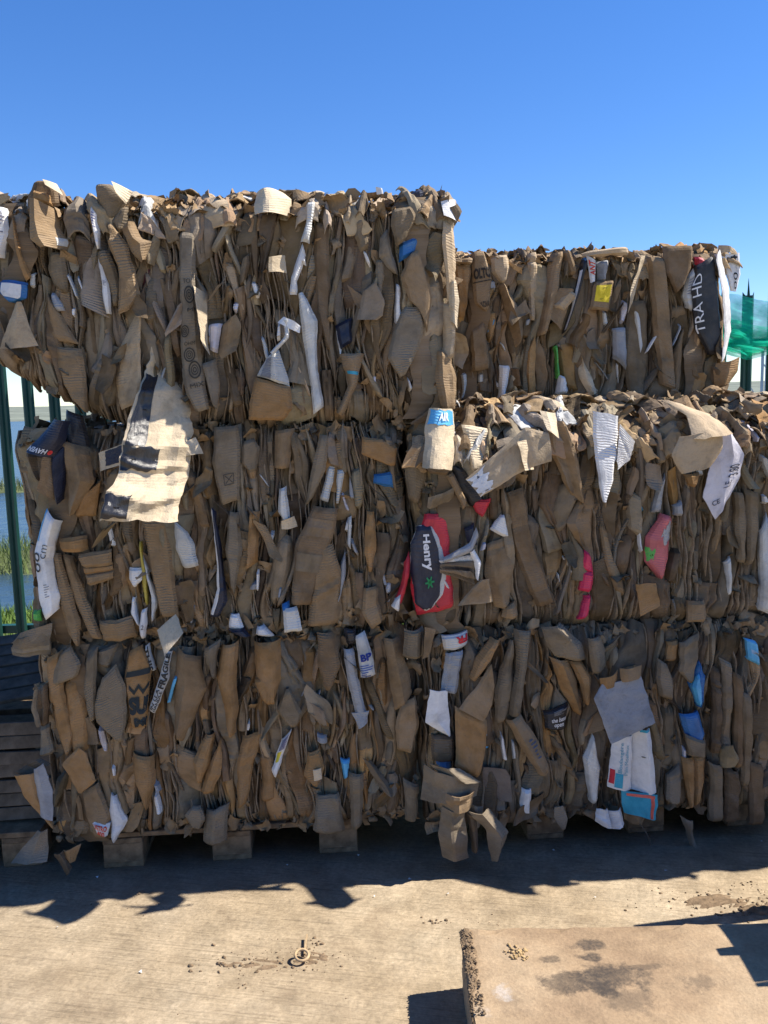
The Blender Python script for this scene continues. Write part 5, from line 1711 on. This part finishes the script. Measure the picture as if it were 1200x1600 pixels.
nd = N(nt, 'ShaderNodeTexNoise', Scale=3.3, Detail=9.0, Roughness=.75)
nd.inputs['Distortion'].default_value = .6
nt.links.new(mp.outputs[0], nd.inputs['Vector'])
c = mix(nt, math_n(nt, 'MULTIPLY', ramp(nt, nd.outputs[0], [(.52, 0), (.72, 1)]), .7), c, (.20, .145, .095))
npz = N(nt, 'ShaderNodeTexNoise', Scale=.9, Detail=5.0, Roughness=.6)
nt.links.new(mp.outputs[0], npz.inputs['Vector'])
c = mix(nt, math_n(nt, 'MULTIPLY', ramp(nt, npz.outputs[0], [(.5, 0), (.7, 1)]), .35), c, (.40, .335, .26))
nt.links.new(c, bs.inputs['Base Color'])
bs.inputs['Roughness'].default_value = .92
bs.inputs['Specular IOR Level'].default_value = .15
h = math_n(nt, 'ADD', math_n(nt, 'MULTIPLY', ns.outputs[0], 1.0), math_n(nt, 'MULTIPLY', nf_.outputs[0], .55))
h = math_n(nt, 'ADD', h, math_n(nt, 'MULTIPLY', nm_.outputs[0], .8))
bp = N(nt, 'ShaderNodeBump', Strength=.65, Distance=.006)
nt.links.new(h, bp.inputs['Height'])
nt.links.new(bp.outputs[0], bs.inputs['Normal'])
V = np.array([(-14, -9, 0), (14, -9, 0), (14, 5.9, 0), (-14, 5.9, 0), (-14, -9, -.3), (14, -9, -.3), (14, 5.9, -.3), (-14, 5.9, -.3)], float)
tag(obj_from('concrete_yard', mesh_from('concrete_yard', V, [np.array([[0, 1, 2, 3], [4, 7, 6, 5], [0, 4, 5, 1], [1, 5, 6, 2], [2, 6, 7, 3], [3, 7, 4, 0]])], smooth=False), mg), kind='structure')

# bank, lake, reeds and far shore beyond the fence
m_bank = plain('bank_soil', (.10, .12, .05), .95, .35, 1.5, .3)
m_water, nt, bs = new_mat('lake_water')
bs.inputs['Base Color'].default_value = (.03, .055, .07, 1)
bs.inputs['Roughness'].default_value = .25
tc = N(nt, 'ShaderNodeTexCoord')
n_ = N(nt, 'ShaderNodeTexNoise', Scale=1.4, Detail=5.0)
nt.links.new(tc.outputs['Object'], n_.inputs['Vector'])
bp = N(nt, 'ShaderNodeBump', Strength=.35, Distance=.15)
nt.links.new(n_.outputs[0], bp.inputs['Height'])
nt.links.new(bp.outputs[0], bs.inputs['Normal'])


def sheet_xy(name, x0, x1, y0, y1, f, nx, ny, mat, kind='structure'):
    X, Y = np.meshgrid(np.linspace(x0, x1, nx), np.linspace(y0, y1, ny))
    Z = f(X, Y)
    return tag(obj_from(name, mesh_from(name, np.stack([X, Y, Z], -1).reshape(-1, 3), [grid_faces(ny, nx)]), mat), kind=kind)


WL = -1.0
sheet_xy('lake', -1500, 1500, 8.5, 1700, lambda X, Y: WL + 0 * X, 2, 2, m_water)
sheet_xy('grass_bank', -40, 40, 5.9, 11.5, lambda X, Y: -.02 - (Y - 5.9) * .20 + .05 * np.sin(X * 1.3) * np.sin(Y * 2), 120, 24, m_bank)
sheet_xy('far_hill', -1500, 1500, 170, 420, lambda X, Y: WL - .5 + 4.6 * np.clip((Y - 172) / 90, 0, 1) ** .7 + .8 * np.sin(X * .013) + .5 * np.sin(X * .041 + Y * .03), 300, 20,
         plain('far_hill_scrub', (.17, .19, .15), 1, .35, .12))
sheet_xy('reed_island', -40, 2, 13.5, 16.5, lambda X, Y: WL - .05 + .16 * np.sin((Y - 13.5) / 3 * math.pi) + .05 * np.sin(X * 2), 60, 10, m_bank)
sheet_xy('reed_spit', -60, 0, 27, 29, lambda X, Y: WL - .05 + .16 * np.sin((Y - 27) / 2 * math.pi), 30, 8, m_bank)


def blades(name, label, cat, x0, x1, y0, y1, n, hgt, zf, col):
    r = np.random.default_rng(7)
    X, Y = r.uniform(x0, x1, n), r.uniform(y0, y1, n)
    Hh = hgt * r.uniform(.5, 1.3, n)
    th = r.uniform(0, 6.28, n)
    w = .006 + .006 * r.random(n)
    b0 = np.stack([X - w * np.cos(th), Y - w * np.sin(th), zf(X, Y)], -1)
    b1 = np.stack([X + w * np.cos(th), Y + w * np.sin(th), zf(X, Y)], -1)
    tp = np.stack([X + Hh * r.normal(0, .35, n), Y + Hh * r.normal(0, .35, n), zf(X, Y) + Hh], -1)
    P = np.stack([b0, b1, tp], 1).reshape(-1, 3)
    F = np.arange(3 * n).reshape(-1, 3)
    return tag(obj_from(name, mesh_from(name, P, [F], smooth=False), plain(name + '_green', col, .8, .5, 3.0)), label, cat, kind='stuff')


bank = lambda X, Y: -.03 - (Y - 5.9) * .20 + .05 * np.sin(X * 1.3) * np.sin(Y * 2)
blades('grass', 'green grass on the bank beyond the fence', 'grass', -7, 6, 5.95, 10.6, 22000, .16, bank, (.12, .19, .035))
blades('reeds', 'strip of reeds standing in the lake', 'reeds', -14, 0, 13.6, 16.3, 9000, .35, lambda X, Y: WL + 0 * X, (.13, .17, .05))
blades('reeds', 'thin far strip of reeds across the lake', 'reeds', -22, -4, 27.2, 28.8, 5000, .4, lambda X, Y: WL + 0 * X, (.15, .17, .06))


def tree(x, y, h, seed, label):
    r = np.random.default_rng(seed)
    root = tag(empty('shore_tree', (x, y, WL + 1.5)), label, 'tree', 'trees on the far shore')
    obj_from('trunk', MB().box((0, 0, h * .2), (h * .05, h * .05, h * .45)).mesh('trunk'), M_WOODG, root)
    n = 260
    c = r.normal(0, 1, (n, 3)) * np.array([h * .28, h * .28, h * .2]) + np.array([0, 0, h * .6])
    d = r.normal(0, 1, (n, 3, 3)) * h * .07
    P = (c[:, None, :] + d).reshape(-1, 3)
    obj_from('crown', mesh_from('crown', P, [np.arange(3 * n).reshape(-1, 3)], smooth=False), plain('tree_leaves', (.055, .085, .04), .9, .4, 1.0), root)


for i, (x, y, h, lb) in enumerate(((-88, 186, 3.0, 'low bushy tree on the far shore seen through the left fence gap'), (-94, 190, 2.6, 'second low tree on the far shore seen through the left fence gap'),
                                   (-101, 195, 3.4, 'taller tree on the far shore close to the left fence pale'))):
    tree(x, y, h, 30 + i, lb)

# sailing boats whose masts show over the right stack
m_mast = plain('mast_metal', (.55, .55, .55), .5, .1, 5.0)
m_hull = plain('boat_hull', (.7, .7, .7), .4, .1, 5.0)


def yacht(px, py, d, label, lean):
    q = ray(px, py)
    s = d / q[1]
    top = _C + q * s
    h = top[2] - WL
    root = tag(empty('sailing_boat', (top[0], d, WL)), label, 'sailing boat', 'moored sailing boats')
    bm = bmesh.new()
    n = 9
    rings = []
    for i in range(n):
        tt = i / (n - 1)
        wd = .5 * math.sin(math.pi * min(1, tt * .5 + .5)) ** .6 * (1 if tt < .99 else .02) + .02
        xx = -1.6 + 3.4 * tt
        rings.append([bm.verts.new(v) for v in ((xx, -wd, .5 + .1 * tt), (xx, -wd * .6, .0), (xx, 0, -.15), (xx, wd * .6, 0), (xx, wd, .5 + .1 * tt))])
    for a_, b_ in zip(rings, rings[1:]):
        for i in range(4):
            bm.faces.new((a_[i], a_[i + 1], b_[i + 1], b_[i]))
        bm.faces.new((a_[4], a_[0], b_[0], b_[4]))
    bm.faces.new(rings[0])
    bmesh.ops.recalc_face_normals(bm, faces=bm.faces)
    me = bpy.data.meshes.new('hull')
    bm.to_mesh(me)
    bm.free()
    obj_from('hull', me, m_hull, root)
    obj_from('mast', MB().box((0, 0, h / 2 + .2), (.05, .05, h - .4)).mesh('mast'), m_mast, root)
    L_ = math.hypot(1.5, h - .9)
    obj_from('stay', MB().box((.75, 0, .5 + (h - .6) / 2), (.02, .02, L_), Matrix.Rotation(math.atan2(-1.5, h - .9), 3, 'Y')).mesh('stay'), m_mast, root)


yacht(1163, 573, 22, 'sailing boat whose thin mast shows left of the last fence pale', 0)
yacht(1192, 548, 20, 'sailing boat with its mast and stay right of the last fence pale', 0)
yacht(1198, 555, 26, 'sailing boat with its mast at the very edge beyond the fence', 0)

# ================================================================== slab, dirt, small things on the ground
ms, nt, bs = new_mat('soiled_slab')
tc = N(nt, 'ShaderNodeTexCoord')
n1 = N(nt, 'ShaderNodeTexNoise', Scale=2.6, Detail=9.0, Roughness=.65)
nt.links.new(tc.outputs['Object'], n1.inputs['Vector'])
n2 = N(nt, 'ShaderNodeTexNoise', Scale=16.0, Detail=8.0, Roughness=.7)
nt.links.new(tc.outputs['Object'], n2.inputs['Vector'])
n3 = N(nt, 'ShaderNodeTexNoise', Scale=120.0, Detail=4.0)
nt.links.new(tc.outputs['Object'], n3.inputs['Vector'])
c = ramp(nt, n1.outputs[0], [(.3, (.20, .13, .075)), (.5, (.33, .23, .135)), (.7, (.43, .32, .20))])
c = mix(nt, 1.0, c, ramp(nt, n2.outputs[0], [(.3, .8), (.7, 1.12)]), 'MULTIPLY')
c = mix(nt, 1.0, c, ramp(nt, n3.outputs[0], [(.3, .88), (.7, 1.1)]), 'MULTIPLY')
# dark oil and tar stains (they have places of their own on the slab)
sep = N(nt, 'ShaderNodeSeparateXYZ')
nt.links.new(tc.outputs['Object'], sep.inputs[0])
SX, SY, SZ = .185, 1.2, .175
SLAB_X1, SLAB_Y1 = 1.75, 2.222


def stain(px, py, rx, ry, strength):
    w_ = on_ground(px, py, SZ)
    dx = math_n(nt, 'DIVIDE', math_n(nt, 'SUBTRACT', sep.outputs[0], w_[0]), rx)
    dy = math_n(nt, 'DIVIDE', math_n(nt, 'SUBTRACT', sep.outputs[1], w_[1]), ry)
    d2 = math_n(nt, 'SQRT', math_n(nt, 'ADD', math_n(nt, 'MULTIPLY', dx, dx), math_n(nt, 'MULTIPLY', dy, dy)))
    v_ = math_n(nt, 'ADD', d2, math_n(nt, 'MULTIPLY', math_n(nt, 'SUBTRACT', n2.outputs[0], .5), 3.2))
    v_ = math_n(nt, 'ADD', v_, math_n(nt, 'MULTIPLY', math_n(nt, 'SUBTRACT', n1.outputs[0], .5), 2.6))
    return math_n(nt, 'MULTIPLY', math_n(nt, 'MULTIPLY', ramp(nt, v_, [(.55, 1), (1.1, 0)]), ramp(nt, n3.outputs[0], [(.36, .6), (.6, 1)])), strength)


for (px, py, rx, ry, sg) in ((918, 1477, .045, .022, .85), (922, 1497, .038, .022, .9), (860, 1500, .03, .02, .7), (880, 1535, .12, .055, .75), (950, 1530, .10, .06, .8), (985, 1560, .06, .06, .5),
                            (1000, 1512, .07, .012, .6), (1090, 1535, .05, .035, .5), (810, 1570, .08, .05, .25)):
    c = mix(nt, stain(px, py, rx, ry, sg), c, (.042, .033, .027))
for (px, py, rx, ry, sg) in ((785, 1548, .03, .05, .6), (760, 1580, .03, .03, .3)):
    c = mix(nt, stain(px, py, rx, ry, sg), c, (.50, .46, .42))
nt.links.new(c, bs.inputs['Base Color'])
bs.inputs['Roughness'].default_value = .85
bp = N(nt, 'ShaderNodeBump', Strength=.5, Distance=.008)
nt.links.new(math_n(nt, 'ADD', n2.outputs[0], math_n(nt, 'MULTIPLY', n3.outputs[0], .35)), bp.inputs['Height'])
nt.links.new(bp.outputs[0], bs.inputs['Normal'])
bm = bmesh.new()
bmesh.ops.create_cube(bm, size=1)
bmesh.ops.subdivide_edges(bm, edges=list(bm.edges), cuts=34, use_grid_fill=True)
r = np.random.default_rng(77)
for v in bm.verts:
    on = sum(abs(abs(c_) - .5) < 1e-4 for c_ in v.co)
    x, y, z = v.co.x * (SLAB_X1 - SX), v.co.y * (SLAB_Y1 - SY), v.co.z * SZ
    w_ = .0018 * (math.sin(x * 13 + y * 7) + math.sin(y * 19 - x * 5))
    if v.co.z > .49:
        z += w_
    if on >= 2:
        k_ = abs(r.normal(0, .0045)) + (.014 * r.random() if r.random() < .08 else 0)
        x -= math.copysign(k_, x)
        y -= math.copysign(k_ * .7, y)
        z -= k_ * .8 if v.co.z > .49 else 0
    elif v.co.z < .49:
        x += r.normal(0, .0012)
        y += r.normal(0, .0012)
    v.co = Vector((x + (SX + SLAB_X1) / 2, y + (SY + SLAB_Y1) / 2, z + SZ / 2 + .001))
me = bpy.data.meshes.new('concrete_slab')
bm.to_mesh(me)
bm.free()
slab = tag(obj_from('concrete_slab', me, ms), 'thick tan slab with dark stains lying on the yard in the foreground', 'slab')
m_dirt = plain('dry_soil', (.20, .14, .085), .95, .45, 40.0, .6)


def clods(name, pts, parent=None, mat=None):
    """pts: (x, y, z, size): lumps of soil joined in one mesh"""
    r = np.random.default_rng(5)
    ico = bmesh.new()
    bmesh.ops.create_icosphere(ico, subdivisions=1, radius=1)
    BV = np.array([v.co[:] for v in ico.verts])
    BF = np.array([[v.index for v in f.verts] for f in ico.faces])
    ico.free()
    V, F = [], []
    for i, (x, y, z, s) in enumerate(pts):
        d = 1 + .38 * np.sin(BV @ r.normal(0, 2.5, 3) + r.uniform(0, 6)) + .3 * np.sin(BV @ r.normal(0, 5, 3) + r.uniform(0, 6))
        P = BV * d[:, None] * s * np.array([r.uniform(.8, 1.3), r.uniform(.8, 1.2), r.uniform(.5, .8)])
        V.append(P + np.array([x, y, z]))
        F.append(BF + i * len(BV))
    return obj_from(name, mesh_from(name, np.concatenate(V), [np.concatenate(F)], smooth=False), mat or m_dirt, parent)


# crust of soil along the slab's left edge
r = np.random.default_rng(12)
m_, k_ = 260, 16
yy = np.linspace(1.25, SLAB_Y1 - .005, m_)[:, None]
tt = np.linspace(0, 1, k_)[None, :]
keep = np.clip((yy - 1.93) / .05, .15, 1)
wid = .030 * keep * (1 + .35 * knots(yy, r, .02, .07))
hgt = .010 * keep * (1 + .6 * knots(yy, r, .01, .04))
Xc = SX - .006 + wid * tt + r.normal(0, .0012, (m_, k_))
Zc = SZ - .004 + np.abs(hgt) * np.sin(tt * math.pi) ** .7 + r.normal(0, .0016, (m_, k_)) * np.sin(tt * math.pi)
Yc = yy + r.normal(0, .0012, (m_, k_))
o = obj_from('soil_ridge', mesh_from('soil_ridge', np.stack([Xc, Yc, Zc], -1).reshape(-1, 3), [grid_faces(m_, k_)], smooth=False), m_dirt, slab)
o['kind'] = 'stuff'
pts = []
for _ in range(260):
    y = r.uniform(1.88, SLAB_Y1 - .01)
    pts.append((SX + r.uniform(-.004, .028), y, SZ + abs(r.normal(.003, .003)), r.uniform(.001, .0045)))
o = clods('soil_crust', pts, slab)
o['kind'] = 'stuff'
w_ = on_ground(808, 1490, SZ)
o = clods('soil_lump', [(w_[0] + r.normal(0, .014), w_[1] + r.normal(0, .018), SZ + .002, r.uniform(.002, .006)) for _ in range(40)], slab, plain('pale_soil', (.42, .29, .14), .95, .3, 40.0, .5))
o['kind'] = 'stuff'

# scattered soil by the metal ring
pts = []
for (px, py, sx, sy, n, s0, s1) in ((400, 1505, .10, .035, 70, .003, .010), (480, 1495, .05, .03, 60, .003, .009), (345, 1503, .012, .01, 3, .012, .018), (365, 1507, .015, .006, 3, .010, .014), (378, 1543, .01, .01, 4, .006, .011),
                                    (430, 1510, .16, .06, 60, .0015, .004), (497, 1472, .012, .012, 8, .006, .012), (676, 1440, .018, .012, 12, .006, .014), (220, 1396, .012, .01, 2, .012, .02), (1110, 1405, .12, .035, 90, .003, .010),
                                    (1180, 1420, .08, .03, 60, .006, .018), (1185, 1390, .05, .02, 20, .003, .008), (500, 1450, .9, .25, 90, .0012, .0045), (755, 1440, .05, .02, 10, .003, .008), (240, 1415, .1, .02, 8, .004, .009)):
    c0 = on_ground(px, py)
    for _ in range(n):
        pts.append((c0[0] + r.normal(0, sx), c0[1] + r.normal(0, sy), .0005, (s0 + (s1 - s0) * r.random() ** 2.5) * (.5 if s1 < .0095 else .62)))
pts = [p_ for p_ in pts if not (SX - .03 < p_[0] and p_[1] < SLAB_Y1 + .02)]
o = clods('soil_crumbs', pts)
tag(o, 'dark crumbs and clods of soil scattered over the concrete', 'soil', kind='stuff')


def mound(px, py, rx, ry, h, seed):
    c0 = on_ground(px, py)
    r = np.random.default_rng(seed)
    k = 40
    U, Vv = np.meshgrid(np.linspace(-1, 1, k), np.linspace(-1, 1, k))
    R2 = U ** 2 + Vv ** 2
    nz_ = sum(np.sin(U * r.uniform(4, 14) + Vv * r.uniform(-14, 14) + r.uniform(0, 6)) for _ in range(8)) * .12
    Z = h * (np.clip(1 - R2, -1, 1) + nz_) - .35 * h - .002
    P = np.stack([c0[0] + U * rx, c0[1] + Vv * ry, Z], -1).reshape(-1, 3)
    return P, grid_faces(k, k)


MP, MF, off = [], [], 0
for a in ((400, 1508, .14, .04, .004, 1), (485, 1498, .07, .04, .006, 2), (1115, 1408, .14, .05, .010, 3), (1195, 1422, .10, .04, .018, 4)):
    P, F = mound(*a)
    MP.append(P)
    MF.append(F + off)
    off += len(P)
tag(obj_from('soil_patch', mesh_from('soil_patch', np.concatenate(MP), [np.concatenate(MF)]), m_dirt), 'thin patches of dry soil swept together on the concrete', 'soil', kind='stuff')

c0 = on_ground(472, 1502)
ringo = tag(empty('metal_ring', (c0[0], c0[1], .02)), 'small rusty metal ring lying in the soil on the concrete', 'ring')
bm = bmesh.new()
for i in range(20):
    a = i / 20 * 2 * math.pi
    for j in range(6):
        q = j / 6 * 2 * math.pi
        bm.verts.new(((.020 + .0045 * math.cos(q)) * math.cos(a), (.020 + .0045 * math.cos(q)) * math.sin(a), .0045 * math.sin(q)))
bm.verts.ensure_lookup_table()
for i in range(20):
    for j in range(6):
        bm.faces.new([bm.verts[k] for k in (i * 6 + j, ((i + 1) % 20) * 6 + j, ((i + 1) % 20) * 6 + (j + 1) % 6, i * 6 + (j + 1) % 6)])
bmesh.ops.recalc_face_normals(bm, faces=bm.faces)
me = bpy.data.meshes.new('ring')
bm.to_mesh(me)
bm.free()
o = obj_from('ring', me, plain('rusty_metal', (.42, .30, .17), .7, .3, 60.0, .2), ringo)
o.rotation_euler = (.25, .1, 0)
for p_ in o.data.polygons:
    p_.use_smooth = True
m_rust = bpy.data.materials['rusty_metal']
obj_from('stem', MB().box((.006, .062, -.008), (.005, .085, .005), Matrix.Rotation(.08, 3, 'X')).mesh('stem'), m_rust, ringo)
# small paper flecks blown over the concrete
r = np.random.default_rng(3)
V = []
for (px, py) in ((449, 1353), (950, 1322), (1190, 1316), (640, 1375), (300, 1345), (152, 1372), (560, 1338), (865, 1330), (1040, 1362), (220, 1520), (700, 1398), (90, 1450), (930, 1404), (585, 1402)):
    c0 = on_ground(px, py)
    s_ = r.uniform(.003, .008)
    a = r.uniform(0, 6.28)
    for k in range(3):
        V.append((c0[0] + s_ * math.cos(a + k * 2.1), c0[1] + s_ * math.sin(a + k * 2.1), .003 + .004 * r.random()))
tag(obj_from('paper_flecks', mesh_from('paper_flecks', np.array(V), [np.arange(len(V)).reshape(-1, 3)], smooth=False), plain('fleck_paper', (.6, .6, .58), .8, .1)),
    'tiny white paper flecks scattered on the shaded concrete', 'litter', kind='stuff')
# twig hanging from the bottom right bale
o = MB()
pv = None
for q in ((1000, 1288), (1008, 1298), (1014, 1310), (1017, 1320)):
    w_ = Vector(sw(on_face(*q, .06)[0], .06, on_face(*q, .06)[1]))
    if pv is not None:
        dvec = w_ - pv
        o.box((pv + w_) / 2, (.004, .004, dvec.length * 1.02), dvec.to_track_quat('Z', 'Y').to_matrix())
    pv = w_
tag(obj_from('twig', o.mesh('twig'), M_WOODG), 'thin twig poking down under the bottom right bale', 'twig')

# unseen post and made-up crate at right, added for shadows on slab and yard
cr = tag(empty('shadow_crate', (1.62, 2.17, SZ + .003)), 'made-up slatted crate out of view on the slab, added for its shadow', 'crate')
for z in (.06, .17, .28, .39, .50):
    for y in (-.13, .13):
        obj_from('slat', MB().box((0, y, z), (.5, .014, .10)).mesh('slat', .002), M_WOOD, cr)
    for x_ in (-.243, .243):
        obj_from('slat', MB().box((x_, 0, z), (.014, .24, .10)).mesh('slat', .002), M_WOOD, cr)
obj_from('crate_floor', MB().box((0, 0, .006), (.46, .23, .012)).mesh('crate_floor'), M_WOOD, cr)
obj_from('handle_board', MB().box((-.32, -.02, .42), (.14, .03, .05)).mesh('handle_board', .002), M_WOOD, cr)
tag(obj_from('timber_post', MB().box((1.42, 2.565, .38), (.05, .05, .76)).mesh('timber_post', .003), M_WOOD), 'unseen short timber post behind the slab, added for its shadow', 'post')
